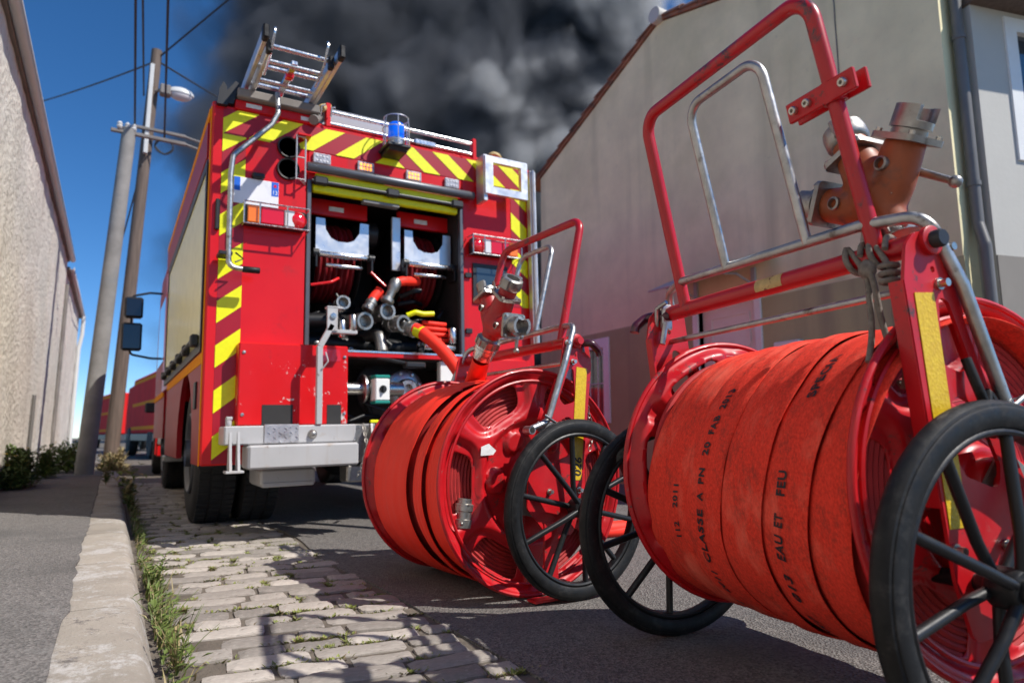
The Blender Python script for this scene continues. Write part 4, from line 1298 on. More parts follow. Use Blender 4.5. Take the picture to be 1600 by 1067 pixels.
P(MB().box((0.05, -0.15, 1.765), (0.13, -0.02, 1.79), 0.004).tube([(0.15, -0.12, 1.79), (0.2, -0.1, 1.76), (0.15, -0.12, 1.73)], 0.006, 6), 'lever_clip', 'black_plastic', lvo)
P(MB().box((0.035, -0.03, 1.955), (0.062, 0.0, 2.16), 0.008), 'corner_handle', 'black_plastic')
# white folding frame and post on the right, pennant beyond
wfm = MB().prism([(1.945, 2.475), (2.335, 2.475), (2.335, 2.785), (1.945, 2.785)], [[(2.015, 2.535), (2.275, 2.535), (2.275, 2.735), (2.015, 2.735)]], 0.13, 0.17, XZ)
wfm.box((1.94, -0.15, 2.42), (1.975, -0.02, 2.80), 0.004)
P(wfm, 'folding_frame', 'alu_satin', smooth=0)
P(MB().box((2.415, -0.08, 1.3), (2.475, -0.02, 2.775), 0.006).cyl((2.44, -0.09, 1.3), (2.44, -0.09, 2.775), 0.012, n=8), 'side_post', 'alu_satin')
P(MB().tube(fillet([(2.12, 0.2, 2.86), (2.16, 0.1, 2.95), (2.24, 0.1, 2.93), (2.28, 0.2, 2.86)], 0.05), 0.018, 8), 'roof_handle', 'sticker_tan')
win = P(MB().box((1.905, -0.012, 1.62), (2.22, -0.003, 1.945), 0.01), 'rear_window', 'black_plastic')
P(MB().box((1.935, -0.0145, 1.66), (2.19, -0.0125, 1.91), 0.0008), 'pane', 'glass_dark', win)
hg = MB()
for zz in (1.84, 1.40):
    hg.box((1.835, -0.02, zz - 0.02), (1.89, -0.003, zz + 0.02), 0.004)
P(hg, 'hinge', 'black_plastic')
# cab, wheels, mirrors
cb = MB()
cb.prism([(4.15, 0.62), (6.1, 0.62), (6.1, 1.5), (5.85, 2.55), (5.5, 2.72), (4.15, 2.72)], (), 0.03, 2.44, YZ)
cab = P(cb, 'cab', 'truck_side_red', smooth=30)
P(MB().prism([(4.35, 1.55), (5.75, 1.55), (5.62, 2.35), (4.35, 2.35)], (), 0.022, 0.03, YZ), 'side_window', 'glass_dark', cab, smooth=0)
P(MB().box((0.02, 4.2, 1.10), (0.03, 6.0, 1.17), 0.001), 'trim_stripe', 'orange_film', cab)
P(MB().box((0.05, 3.2, 0.45), (0.4, 4.1, 1.0), 0.03), 'fuel_tank', 'black_plastic')
P(MB().box((0.10, 3.45, 0.6), (0.16, 3.75, 0.9), 0.02).box((0.06, 4.12, 0.35), (0.25, 4.5, 0.42), 0.01), 'cab_step', 'galvanised')
def truck_wheel(x, yy, dz, w, dual=False):
    r = 0.52
    t = MB().lathe([(0.30, -w / 2 + 0.02), (0.36, -w / 2), (0.47, -w / 2 + 0.005), (0.505, -w / 2 + 0.03), (0.52, -w / 2 + 0.06), (0.52, w / 2 - 0.06), (0.505, w / 2 - 0.03), (0.47, w / 2 - 0.005), (0.36, w / 2), (0.30, w / 2 - 0.02)], (x, yy, r + dz), (1, 0, 0), 48)
    for k in range(64):                      # tread blocks
        a = 2 * math.pi * k / 64
        for q, off in ((-1, 0), (1, 0.04), (0, 0.02)):
            Mq = Matrix.Translation((x, yy, r + dz)) @ Matrix.Rotation(a + off, 4, 'X')
            t.box((q * w * 0.3 - w * 0.125, -0.019, 0.515), (q * w * 0.3 + w * 0.125, 0.019, 0.528), 0.003, Mq)
    rim = MB().lathe([(0.0, 0.02), (0.09, 0.02), (0.1, -0.03), (0.11, 0.05), (0.22, 0.07), (0.25, 0.02), (0.275, -0.005), (0.29, -0.01), (0.305, 0.0), (0.30, 0.04), (0.29, 0.2)], (x - w / 2, yy, r + dz), (1, 0, 0), 36)
    wo = rim.build('wheel', 'grey_bar', TR)
    t.build('tyre', 'truck_tyre', wo)
    bo = MB()
    for k in range(10):
        a = 2 * math.pi * k / 10
        bo.lathe([(0.014, 0), (0.014, 0.03), (0, 0.034)], (x - w / 2 + 0.06, yy + 0.165 * math.cos(a), r + dz + 0.165 * math.sin(a)), (-1, 0, 0), 6)
    bo.build('wheel_nut', 'cast_metal', wo)
lift = math.tan(R(1.5))
for (x, yy) in ((0.19, 1.15), (0.50, 1.15), (1.97, 1.15), (2.28, 1.15), (0.24, 5.0), (2.23, 5.0)):
    truck_wheel(x, yy, -x * lift, 0.285)
P(MB().cyl((0.3, 1.15, 0.50), (2.2, 1.15, 0.45), 0.08, n=14).ball((1.22, 1.15, 0.48), 0.2, 14), 'axle', 'dark_interior')
P(MB().box((0.05, 0.55, 0.42), (0.34, 0.58, 1.0), 0.004).box((2.13, 0.55, 0.40), (2.42, 0.58, 1.0), 0.004), 'mudguard', 'black_plastic')
mr = MB().tube(fillet([(0.0, 4.75, 2.42), (-0.14, 4.75, 2.42), (-0.33, 4.72, 2.36), (-0.33, 4.72, 1.64), (-0.10, 4.75, 1.60), (0.02, 4.75, 1.60)], 0.05), 0.014, 8)
ma = P(mr, 'mirror_arm', 'black_plastic')
for (z0, z1, x0, x1) in ((2.08, 2.34, -0.41, -0.21), (1.68, 2.02, -0.43, -0.21)):
    mo = P(MB().box((x0, 4.64, z0), (x1, 4.74, z1), 0.035), 'mirror', 'black_plastic')
    P(MB().box((x0 + 0.02, 4.636, z0 + 0.025), (x1 - 0.02, 4.641, z1 - 0.025), 0.001), 'mirror_glass', 'glass_mirror', mo)

# ladder lying on the roof, its foot overhanging the back
la = thing('roof_ladder', 'aluminium extension ladder lying on the fire engine roof, end overhanging', 'ladder', (0.483, 4.5, 0))
la.rotation_euler = TR.rotation_euler
y0, y1 = -0.66, 3.4
for (x, zz, tag_) in ((0.20, 3.0, 0), (0.655, 3.0, 1)):
    st = MB().box((x - 0.014, y0, zz - 0.04), (x + 0.014, y1, zz + 0.04), 0.004).build('stile', 'alu_satin', la)
    MB().box((x - 0.019, y0 - 0.035, zz - 0.045), (x + 0.019, y0 + 0.03, zz + 0.045), 0.014).build('end_cap', 'rubber', st)
    xi = x + (0.04 if not tag_ else -0.04)
    st = MB().box((xi - 0.013, y0 + 0.10, zz - 0.065), (xi + 0.013, y1, zz + 0.01), 0.004).build('stile', 'alu_satin', la)
    MB().box((xi - 0.017, y0 + 0.07, zz - 0.07), (xi + 0.017, y0 + 0.12, zz + 0.015), 0.012).build('end_cap', 'rubber', st)
yy = y0 + 0.12
while yy < y1 - 0.1:
    MB().cyl((0.20, yy, 3.0), (0.655, yy, 3.0), 0.0155, n=10).build('rung', 'aluminium', la)
    MB().cyl((0.24, yy + 0.12, 2.965), (0.615, yy + 0.12, 2.965), 0.0155, n=10).build('rung', 'aluminium', la)
    yy += 0.26
hkm = MB()
for x in (0.25, 0.57):
    hkm.tube(fillet([(x, y0 + 0.3, 2.90), (x, y0 + 0.08, 2.94), (x + 0.01, y0 + 0.02, 3.06), (x + 0.02, y0 + 0.08, 3.10)], 0.04), 0.008, 6)
hkm.build('ladder_hook', 'aluminium', la)
MB().box((0.40, y0 + 0.22, 2.97), (0.44, y0 + 0.9, 3.0), 0.004).build('latch_bar', 'aluminium', la)
MB().box((0.395, y0 + 0.35, 2.95), (0.445, y0 + 0.40, 2.985), 0.006).build('latch', 'lens_red', la)

# hose from the pump outlet to the cart
hz = [(1.345, -0.02, 1.425), (1.40, -0.10, 1.385), (1.52, -0.28, 1.20), (1.62, -0.48, 0.92), (1.66, -0.66, 0.60), (1.64, -0.80, 0.35), (1.70, -0.90, 0.16), (1.95, -1.0, 0.07), (2.5, -1.05, 0.05), (3.0, -0.7, 0.05)]
fh = thing('supply_hose', 'bright orange hose running from the pump outlet down behind the far cart', 'hose', (0.483, 4.5, 0))
def smooth_path(pts, n=6):
    pts = [Vector(p) for p in pts]
    out = []
    for i in range(len(pts) - 1):
        a, b, c, d = pts[max(i - 1, 0)], pts[i], pts[i + 1], pts[min(i + 2, len(pts) - 1)]
        for k in range(n):
            t = k / n
            out.append(0.5 * ((2 * b) + (c - a) * t + (2 * a - 5 * b + 4 * c - d) * t * t + (3 * b - a - 3 * c + d) * t ** 3))
    out.append(pts[-1])
    return out
MB().tube(smooth_path(hz), 0.047, 16).build('hose', 'hose_new', fh)
hc = MB()
coupling(hc, (1.375, -0.06, 1.405), Vector((-0.45, 0.75, 0.30)).normalized(), 0.062, 0.12)
hc.build('coupling', 'cast_metal', fh)
MB().tube([(1.37, -0.055, 1.41), (1.40, -0.10, 1.385)], 0.0485, 16).build('band', 'yellow_film', fh)

# ================================================================== vehicles further up the street
s = thing('rescue_car', 'red rescue car with white stripes parked ahead of the fire engine', 'car', (0.62, 12.4, 0), R(-2.5))
prof = [(0, 0.35), (0.0, 0.95), (0.10, 1.62), (0.25, 1.80), (2.9, 1.80), (3.5, 1.15), (4.6, 1.0), (4.7, 0.4)]
bd = MB().prism(prof, (), 0.0, 1.8, YZ).build('body', 'far_red', s, smooth=20)
MB().box((0.03, -0.05, 0.50), (1.77, 0.06, 0.75), 0.03).build('bumper', 'galvanised', s)
MB().box((0.02, -0.03, 0.32), (1.78, 0.05, 0.495), 0.03).build('lower_bumper', 'truck_red', s)
for x in (0.03, 1.62):
    MB().box((x, -0.02, 1.02), (x + 0.15, 0.04, 1.25), 0.02).build('tail_lamp', 'lens_red', s)
cm_ = MB()
for q in ((0.76, 0.90), (1.28, 1.42), (1.52, 1.62)):
    cm_.add([(0.02, -0.012 if q[0] < 1 else 0.03, q[0]), (0.55, -0.012 if q[0] < 1 else 0.03, q[0] + 0.2), (0.55, -0.012 if q[0] < 1 else 0.03, q[1] + 0.2), (0.02, -0.012 if q[0] < 1 else 0.03, q[1])], [(0, 1, 2, 3)])
cm_.build('white_stripe', 'white_plastic', s, smooth=0)
MB().prism([(0.7, 1.1), (2.9, 1.1), (2.75, 1.68), (0.7, 1.68)], (), -0.006, 0.0, YZ).build('side_window', 'glass_dark', s, smooth=0)
MB().box((-0.22, 2.9, 1.12), (-0.03, 3.02, 1.32), 0.03).build('mirror', 'black_plastic', s)
for (x, yy) in ((0.1, 0.9), (1.7, 0.9), (0.1, 3.7), (1.7, 3.7)):
    wq = MB().lathe([(0.0, 0.0), (0.2, 0.02), (0.21, 0.0)], (x - 0.12, yy, 0.36), (1, 0, 0), 24).build('wheel', 'galvanised', s)
    MB().lathe([(0.21, 0), (0.33, 0.0), (0.36, 0.03), (0.36, 0.2), (0.33, 0.24)], (x - 0.12, yy, 0.36), (1, 0, 0), 28).build('tyre', 'truck_tyre', wq)
def far_truck(loc, rz, label):
    t = thing('fire_truck', label, 'fire truck', loc, rz, 'fire trucks up the street')
    MB().box((0, 0.0, 0.75), (2.4, 5.0, 2.55), 0.04).build('body', 'far_red', t)
    MB().prism([(5.05, 0.6), (6.8, 0.6), (6.8, 1.5), (6.6, 2.35), (5.05, 2.4)], (), 0.05, 2.35, YZ).build('cab', 'far_red', t, smooth=20)
    for (z0, z1) in ((2.36, 2.46), (1.62, 1.72), (0.86, 0.96)):
        MB().box((-0.006, 0.05, z0), (-0.0, 4.95, z1), 0.001).build('stripe', 'orange_film', t)
    for k in range(6):
        q = clip_poly([(0.0, 0.5 + k * 0.4), (0.3, 0.74 + k * 0.4), (0.3, 0.92 + k * 0.4), (0, 0.70 + k * 0.4)], (0, 0.75), (0.3, 2.5))
        if q:
            MB().prism(q, (), 0.001, 0.006, XZ).build('chevron', 'white_plastic', t, smooth=0)
    MB().box((-0.02, -0.1, 0.45), (2.42, 0.1, 0.72), 0.02).build('bumper', 'grey_bar', t)
    MB().box((0.02, 0.2, 0.5), (2.3, 6.6, 0.74), 0.02).build('chassis', 'black_plastic', t)
    for (x, yy) in ((0.15, 1.2), (2.25, 1.2), (0.15, 5.6), (2.25, 5.6)):
        wq = MB().lathe([(0.0, 0.02), (0.24, 0.04), (0.26, 0.0)], (x - 0.14, yy, 0.48), (1, 0, 0), 24).build('wheel', 'white_paint', t)
        MB().lathe([(0.26, 0), (0.44, 0.0), (0.48, 0.04), (0.48, 0.24), (0.44, 0.28)], (x - 0.14, yy, 0.48), (1, 0, 0), 28).build('tyre', 'truck_tyre', wq)
    return t
far_truck((1.05, 21.0, 0), R(6), 'red fire truck with yellow stripes ahead of the rescue car, right of the wooden pole')
far_truck((-0.05, 33.5, 0), R(8), 'farthest red fire truck, seen between the concrete and wooden poles')
# ================================================================== hose carts
# local frame: y along the axle, x towards the reel side, handle leans to -x
def flange_mesh(Rf, sign):
    """pressed steel disc with six windows; axis along y, relief towards sign*y"""
    NS, NR = 44, 40
    NT = NS * 6
    r0 = 0.055
    vs, idx, keep = [], {}, []
    cv, hu, hv = 0.755 * Rf, 0.245 * Rf, 0.115 * Rf
    def loc(r, th):
        k = round(th / (math.pi / 3))
        dt = th - k * math.pi / 3
        return r * math.sin(dt), r * math.cos(dt), k * math.pi / 3
    def sval(u, v):
        hh = hu * (1 + 0.35 * (v - cv) / hv * 0.35)
        return ((abs(u) / hh) ** 4 + (abs(v - cv) / hv) ** 4) ** 0.25
    def height(r, th):
        u, v, _ = loc(r, th)
        s = sval(u, v)
        q = r / Rf
        h = 0.0
        t = min(1, max(0, (1.62 - s) / 0.30))
        h += 0.022 * (t * t * (3 - 2 * t)) * (1 if q < 0.93 else 0.5)       # windows are pushed in
        t = min(1, max(0, (0.56 - q) / 0.06))
        h += 0.024 * t * t * (3 - 2 * t)                                      # dished centre
        t = min(1, max(0, (0.24 - q) / 0.04))
        h -= 0.030 * t * t * (3 - 2 * t)
        u2 = r * math.sin((th + math.pi / 6) % (math.pi / 3) - math.pi / 6)
        pad = math.hypot((r - 0.40 * Rf) / (0.085 * Rf), u2 / (0.10 * Rf))
        t = min(1, max(0, (1.20 - pad) / 0.28))
        h -= 0.020 * t * t * (3 - 2 * t)
        t = min(1, max(0, (q - 0.93) / 0.04))
        h -= 0.012 * t * t * (3 - 2 * t)
        return -h
    for i in range(NR + 1):
        r = r0 + (Rf - r0) * i / NR
        for j in range(NT):
            th = 2 * math.pi * j / NT
            vs.append([r, th])
    def V(i, j):
        return i * NT + j % NT
    faces = []
    for i in range(NR):
        for j in range(NT):
            q = (V(i, j), V(i, j + 1), V(i + 1, j + 1), V(i + 1, j))
            r = r0 + (Rf - r0) * (i + 0.5) / NR
            u, v, _ = loc(r, 2 * math.pi * (j + 0.5) / NT)
            if sval(u, v) >= 1.0:
                faces.append(q)
    # snap the cut edges onto the window outline
    cnt = {}
    for f in faces:
        for v in f:
            cnt[v] = cnt.get(v, 0) + 1
    for v, c in cnt.items():
        if c < 4 and 0 < v // NT < NR:
            r, th = vs[v]
            u, w_, base = loc(r, th)
            s = sval(u, w_)
            if s < 1.4:
                u2, w2 = u / s, cv + (w_ - cv) / s
                vs[v] = [math.hypot(u2, w2), base + math.atan2(u2, w2)]
    out = []
    for r, th in vs:
        out.append((r * math.cos(th), sign * height(r, th), r * math.sin(th)))
    used = sorted(cnt)
    remap = {v: i for i, v in enumerate(used)}
    mb = MB().add([out[v] for v in used], [tuple(remap[v] for v in f) for f in faces])
    return mb
def wheel_parts(parent, yc, out):
    """spoked wheel about the y axis at height .356; out = side facing outwards"""
    rw = 0.356
    c = Vector((0, yc, rw))
    hub = MB()
    hub.lathe([(0.0, -0.058), (0.018, -0.058), (0.024, -0.05), (0.024, -0.03), (0.036, -0.03), (0.04, -0.024), (0.04, 0.024), (0.036, 0.03), (0.024, 0.03), (0.024, 0.05), (0.018, 0.058), (0, 0.058)], c, (0, 1, 0), 20)
    hub.lathe([(0.288, -0.017), (0.294, -0.020), (0.300, -0.018), (0.306, -0.010), (0.306, 0.010), (0.300, 0.018), (0.294, 0.020), (0.288, 0.017), (0.283, 0.0)], c, (0, 1, 0), 72, closed=True)
    wo = hub.build('wheel', 'black_paint', parent)
    for k in range(10):
        hub = MB()
        a = 2 * math.pi * k / 10 + 0.22
        off = 0.022 if k % 2 else -0.022
        p0 = c + Vector((0.030 * math.cos(a), off, 0.030 * math.sin(a)))
        p1 = c + Vector((0.10 * math.cos(a), off, 0.10 * math.sin(a)))
        p2 = c + Vector((0.292 * math.cos(a), off * 0.15, 0.292 * math.sin(a)))
        hub.tube([p0, p1, p2], [0.0115, 0.0115, 0.0115], 10)
        hub.build('spoke', 'black_paint', wo)
    prof = [(0.302, -0.020), (0.308, -0.0235), (0.322, -0.0265), (0.338, -0.0255), (0.342, -0.0235), (0.343, -0.021), (0.348, -0.0195), (0.353, -0.013), (0.356, -0.005), (0.356, 0.005), (0.353, 0.013), (0.348, 0.0195), (0.343, 0.021), (0.342, 0.0235), (0.338, 0.0255), (0.322, 0.0265), (0.308, 0.0235), (0.302, 0.020)]
    MB().lathe(prof, c, (0, 1, 0), 96, closed=True).build('tyre', 'rubber', wo, smooth=24)
    MB().lathe([(0.0, 0.066), (0.008, 0.066), (0.010, 0.062), (0.010, 0.056), (0.017, 0.056), (0.017, 0.05)], c, (0, out, 0), 6).build('axle_nut', 'cast_metal', wo)
    return wo
PLATE = roundpoly([(-0.120, 1.030), (-0.090, 1.062), (-0.010, 1.066), (0.018, 1.045), (0.040, 0.88), (0.100, 0.735), (0.20, 0.52), (0.21, 0.36), (0.12, 0.26), (-0.02, 0.24), (-0.060, 0.36), (-0.078, 0.50), (-0.105, 0.72), (-0.133, 0.955)], 0.03, 4)
HOLE1 = roundpoly([(-0.035, 0.93), (-0.005, 0.92), (0.045, 0.80), (0.02, 0.77), (-0.040, 0.785)], 0.02, 4)
HOLE2 = roundpoly([(-0.025, 0.735), (0.055, 0.70), (0.11, 0.58), (0.10, 0.53), (0.00, 0.56), (-0.028, 0.60)], 0.025, 4)
def circ2(x, z, r, n=12):
    return [(x + r * math.cos(2 * math.pi * k / n), z + r * math.sin(2 * math.pi * k / n)) for k in range(n)]
def make_cart(name, label, loc, rz, hub, Rf, hw, number=None):
    t = thing(name, label, 'hose cart', loc, rz)
    for yc, o in ((0.522, 1), (-0.522, -1)):
        wheel_parts(t, yc, o)
    MB().cyl((0, -0.50, 0.356), (0, 0.50, 0.356), 0.017, n=12).build('axle', 'black_paint', t)
    hx, hz_ = hub
    for sg in (1, -1):
        fm = flange_mesh(Rf, sg)
        fm.v = [(x + hx, y + sg * hw, z + hz_) for (x, y, z) in fm.v]
        fo = fm.build('reel_flange', 'cart_red', t, smooth=60)
        md = fo.modifiers.new('sheet', 'SOLIDIFY'); md.thickness = 0.003; md.offset = 0
        bead = [(hx + Rf * math.cos(2 * math.pi * k / 120), sg * (hw + 0.012), hz_ + Rf * math.sin(2 * math.pi * k / 120)) for k in range(120)]
        MB().tube(bead, 0.0085, 8, closed=True).build('rim_bead', 'cart_red', fo)
        ring = [(hx + 0.905 * Rf * math.cos(2 * math.pi * k / 90), sg * (hw + 0.004), hz_ + 0.905 * Rf * math.sin(2 * math.pi * k / 90)) for k in range(90)]
        MB().tube(ring, 0.006, 6, closed=True).build('pressed_rib', 'cart_red', fo)
        hb = MB().lathe([(0.0, 0.07), (0.022, 0.07), (0.026, 0.062), (0.026, 0.03), (0.055, 0.03), (0.062, 0.022), (0.062, 0.0), (0.062, -0.05)], (hx, sg * hw, hz_), (0, sg, 0), 24)
        hb.build('reel_hub', 'cart_red', fo)
        # side plate with its cut-outs
        M_ = Matrix(((1, 0, 0, 0), (0, 0, 1, 0), (0, 1, 0, 0), (0, 0, 0, 1)))
        y0 = sg * 0.452
        lo, hi = (y0, y0 + sg * 0.008)
        pl = MB().prism(PLATE, (HOLE1, HOLE2, circ2(-0.045, 0.985, 0.007), circ2(0.035, 0.70, 0.008), circ2(-0.06, 0.66, 0.006)), min(lo, hi), max(lo, hi), M_)
        # folded edge
        edge_ = [(x, z) for (x, z) in PLATE]
        side = pl.build('side_plate', 'cart_red', t, smooth=30)
        fe = MB()
        for seg in (((-0.133, 0.955), (-0.105, 0.72)), ((-0.105, 0.72), (-0.078, 0.50)), ((0.040, 0.88), (0.100, 0.735)), ((0.10, 0.735), (0.20, 0.52))):
            (xa, za), (xb, zb) = seg
            a, b = Vector((xa, sg * 0.444, za)), Vector((xb, sg * 0.444, zb))
            d = (b - a).normalized()
            nn = Vector((0, 1, 0)).cross(d)
            q = [a - nn * 0.003, b - nn * 0.003, b + nn * 0.003, a + nn * 0.003]
            q2 = [p + Vector((0, -sg * 0.018, 0)) for p in q]
            q1 = [p + Vector((0, sg * 0.014, 0)) for p in q]
            fe.add(q1 + q2, [(0, 1, 2, 3), (7, 6, 5, 4), (0, 4, 5, 1), (1, 5, 6, 2), (2, 6, 7, 3), (3, 7, 4, 0)])
        fe.build('folded_edge', 'cart_red', side, smooth=0)
        strip = [(-0.108, 0.930), (-0.050, 0.935), (-0.012, 0.462), (-0.066, 0.460)]
        yy = sg * 0.4605
        MB().prism(strip, (), min(yy, yy + sg * 0.0015), max(yy, yy + sg * 0.0015), M_).build('reflective_strip', 'reflective_yellow', side, smooth=0)
        if number and sg == 1:
            tv, tf = text_mesh(number, 0.052, shear=0.2, thick=0.0012)
            # reads upwards along the strip, outer side facing +y
            MB().add([(-0.063 + v.y * 1.0 - v.x * 0.08, sg * 0.4632, 0.475 + v.x) for v in tv], tf).build('number', 'ink_black', side, smooth=0)
        cap = MB().lathe([(0.0, 0.032), (0.016, 0.032), (0.019, 0.028), (0.019, 0.0)], (-0.05, sg * 0.462, 1.045), (0, sg, 0), 18)
        cap.build('end_plug', 'black_plastic' if sg < 0 else 'cart_red', side)
        MB().lathe([(0.031, 0), (0.031, 0.012), (0.027, 0.014)], (-0.05, sg * 0.459, 1.045), (0, sg, 0), 20).build('bar_collar', 'cart_red', side)
        bt = MB()
        for (bx, bz) in ((0.0, 1.035), (-0.03, 0.955), (-0.055, 0.42), (0.10, 0.42)):
            bt.lathe([(0.006, 0.022), (0.0085, 0.022), (0.0085, 0.006), (0.013, 0.006), (0.013, 0)], (bx, sg * 0.459, bz), (0, sg, 0), 12)
        bt.build('bolt', 'bolt_zinc', side)
        # gear cover plate on the reel hub and the foot below
        gp = MB().prism(roundpoly([(hx - 0.10, hz_ - 0.04), (hx + 0.02, hz_ + 0.085), (hx + 0.12, hz_ + 0.02), (hx + 0.10, hz_ - 0.13), (hx - 0.03, hz_ - 0.16)], 0.02, 3), (), min(sg * (hw + 0.028), sg * (hw + 0.036)), max(sg * (hw + 0.028), sg * (hw + 0.036)), M_)
        gpo = gp.build('gear_plate', 'grey_panel', t, smooth=30)
        gb_ = MB()
        for (bx, bz) in ((-0.05, -0.03), (0.02, 0.05), (0.08, 0.0), (0.06, -0.10)):
            gb_.lathe([(0.0, 0.01), (0.011, 0.01), (0.011, 0.0)], (hx + bx, sg * (hw + 0.036), hz_ + bz), (0, sg, 0), 6)
        gb_.build('bolt', 'cast_metal', gpo)
        if number is None or sg < 0:
            continue
        ft = MB()
        ft.box((0.06, sg * 0.455, 0.03), (0.13, sg * 0.465, 0.30), 0.003)
        ft.box((0.05, sg * 0.44, 0.006), (0.20, sg * 0.50, 0.016), 0.003, Matrix.Rotation(R(0), 4, 'Y'))
        ft.build('stand_foot', 'cart_red', t)
    # crossbar, push handle and the galvanised tilting frame
    MB().cyl((-0.05, -0.46, 1.045), (-0.05, 0.46, 1.045), 0.0245, n=20).build('crossbar', 'handle_red', t)
    MB().cyl((-0.035, -0.452, 0.955), (-0.035, 0.452, 0.955), 0.0095, n=12).build('tie_rod', 'galvanised', t)
    hp = fillet([(-0.055, 0.345, 1.045), (-0.20, 0.33, 1.655), (-0.20, -0.33, 1.655), (-0.055, -0.345, 1.045)], 0.065, 9)
    ho = MB().tube(hp, 0.0185, 16).build('push_handle', 'handle_red', t)
    gf = fillet([(0.215, -0.478, 0.665), (0.12, -0.478, 0.70), (0.022, -0.475, 0.955), (-0.045, -0.455, 1.105), (-0.078, -0.33, 1.115), (-0.078, 0.33, 1.13), (-0.045, 0.455, 1.115), (0.022, 0.475, 0.955), (0.12, 0.478, 0.70), (0.215, 0.478, 0.665)], 0.055, 8)
    go = MB().tube(gf, 0.0138, 14).build('tilt_frame', 'galvanised', t)
    iu = fillet([(-0.080, 0.12, 1.122), (-0.205, 0.105, 1.585), (-0.205, -0.175, 1.585), (-0.080, -0.175, 1.115)], 0.055, 8)
    MB().tube(iu, 0.0128, 14).build('inner_loop', 'galvanised', go)
    for sg in (1, -1):
        lk = MB()
        lk.tube([(0.11, sg * 0.478, 0.71), (0.15, sg * 0.50, 0.725), (0.075, sg * 0.50, 0.685), (0.05, sg * 0.478, 0.685)], 0.0055, 8)
        lk.lathe([(0.012, 0.0), (0.017, 0.0), (0.017, 0.045), (0.012, 0.045)], (0.215, sg * 0.46, 0.665), (0, sg, 0), 12, closed=True)
        lk.box((0.02, sg * 0.462, 0.66), (0.16, sg * 0.466, 0.70), 0.001)
        lk.build('latch', 'galvanised', go)
    # clamp on the handle
    cz, cx, cy = 1.42, -0.144, -0.336
    cl = MB()
    Mc = Matrix.Translation((cx, cy, cz)) @ Matrix.Rotation(R(-13), 4, 'Y')
    cl.box((-0.026, -0.075, -0.024), (-0.014, 0.115, 0.024), 0.003, Mc)
    cl.box((0.016, -0.075, -0.024), (0.026, 0.125, 0.024), 0.003, Mc)
    cl.lathe([(0.0186, -0.024), (0.0265, -0.024), (0.0265, 0.024), (0.0186, 0.024)], (cx, cy, cz), (Mc.to_3x3() @ Vector((0, 0, 1))), 20, closed=True)
    co = cl.build('clamp', 'cart_red', ho)
    cbm = MB()
    for q in (-0.05, 0.05, 0.09):
        o_ = Mc @ Vector((-0.026, q, 0))
        d_ = Mc.to_3x3() @ Vector((-1, 0, 0))
        cbm.lathe([(0.0045, 0.004), (0.0045, 0.012), (0.009, 0.012), (0.0105, 0.010), (0.0105, 0.0)], o_, d_, 12)
        cbm.lathe([(0.0105, 0.0), (0.0105, 0.008), (0.006, 0.010), (0.0, 0.016)], Mc @ Vector((0.026, q, 0)), -d_, 8)
    cbm.build('bolt', 'bolt_zinc', co)
    # spring catch and grip at the far end of the crossbar
    gr = MB().tube(fillet([(-0.06, 0.42, 1.035), (-0.10, 0.50, 1.04), (-0.145, 0.50, 1.005), (-0.15, 0.50, 0.985)], 0.03), 0.0165, 12)
    mat_ = 'grip_wine'
    gr.build('brake_grip', mat_, t)
    lc = MB().box((-0.085, 0.43, 0.99), (-0.045, 0.448, 1.075), 0.004).cyl((-0.09, 0.43, 0.94), (-0.075, 0.43, 1.01), 0.010, n=10).tube([(-0.09, 0.40, 1.075), (-0.10, 0.44, 1.06), (-0.09, 0.46, 1.0)], 0.008, 8)
    lc.build('brake_catch', 'galvanised', t)
    return t
mat('grip_wine', (0.06, 0.008, 0.018), 0.3, var=0.3, vscale=30, coat=0.3)
CA = (1.553, 1.145, -0.147)
CB = (1.606, 2.72, math.pi + 0.053)
cart1 = make_cart('hose_cart', 'nearest red hose cart with worn hose, cut off by the right edge', (CA[0], CA[1], 0), CA[2], (0.155, 0.535), 0.412, 0.393)
cart2 = make_cart('hose_cart', 'red hose cart marked 026 with bright orange hose behind the fire engine', (CB[0], CB[1], 0), CB[2], (0.105, 0.462), 0.455, 0.365, number='026')

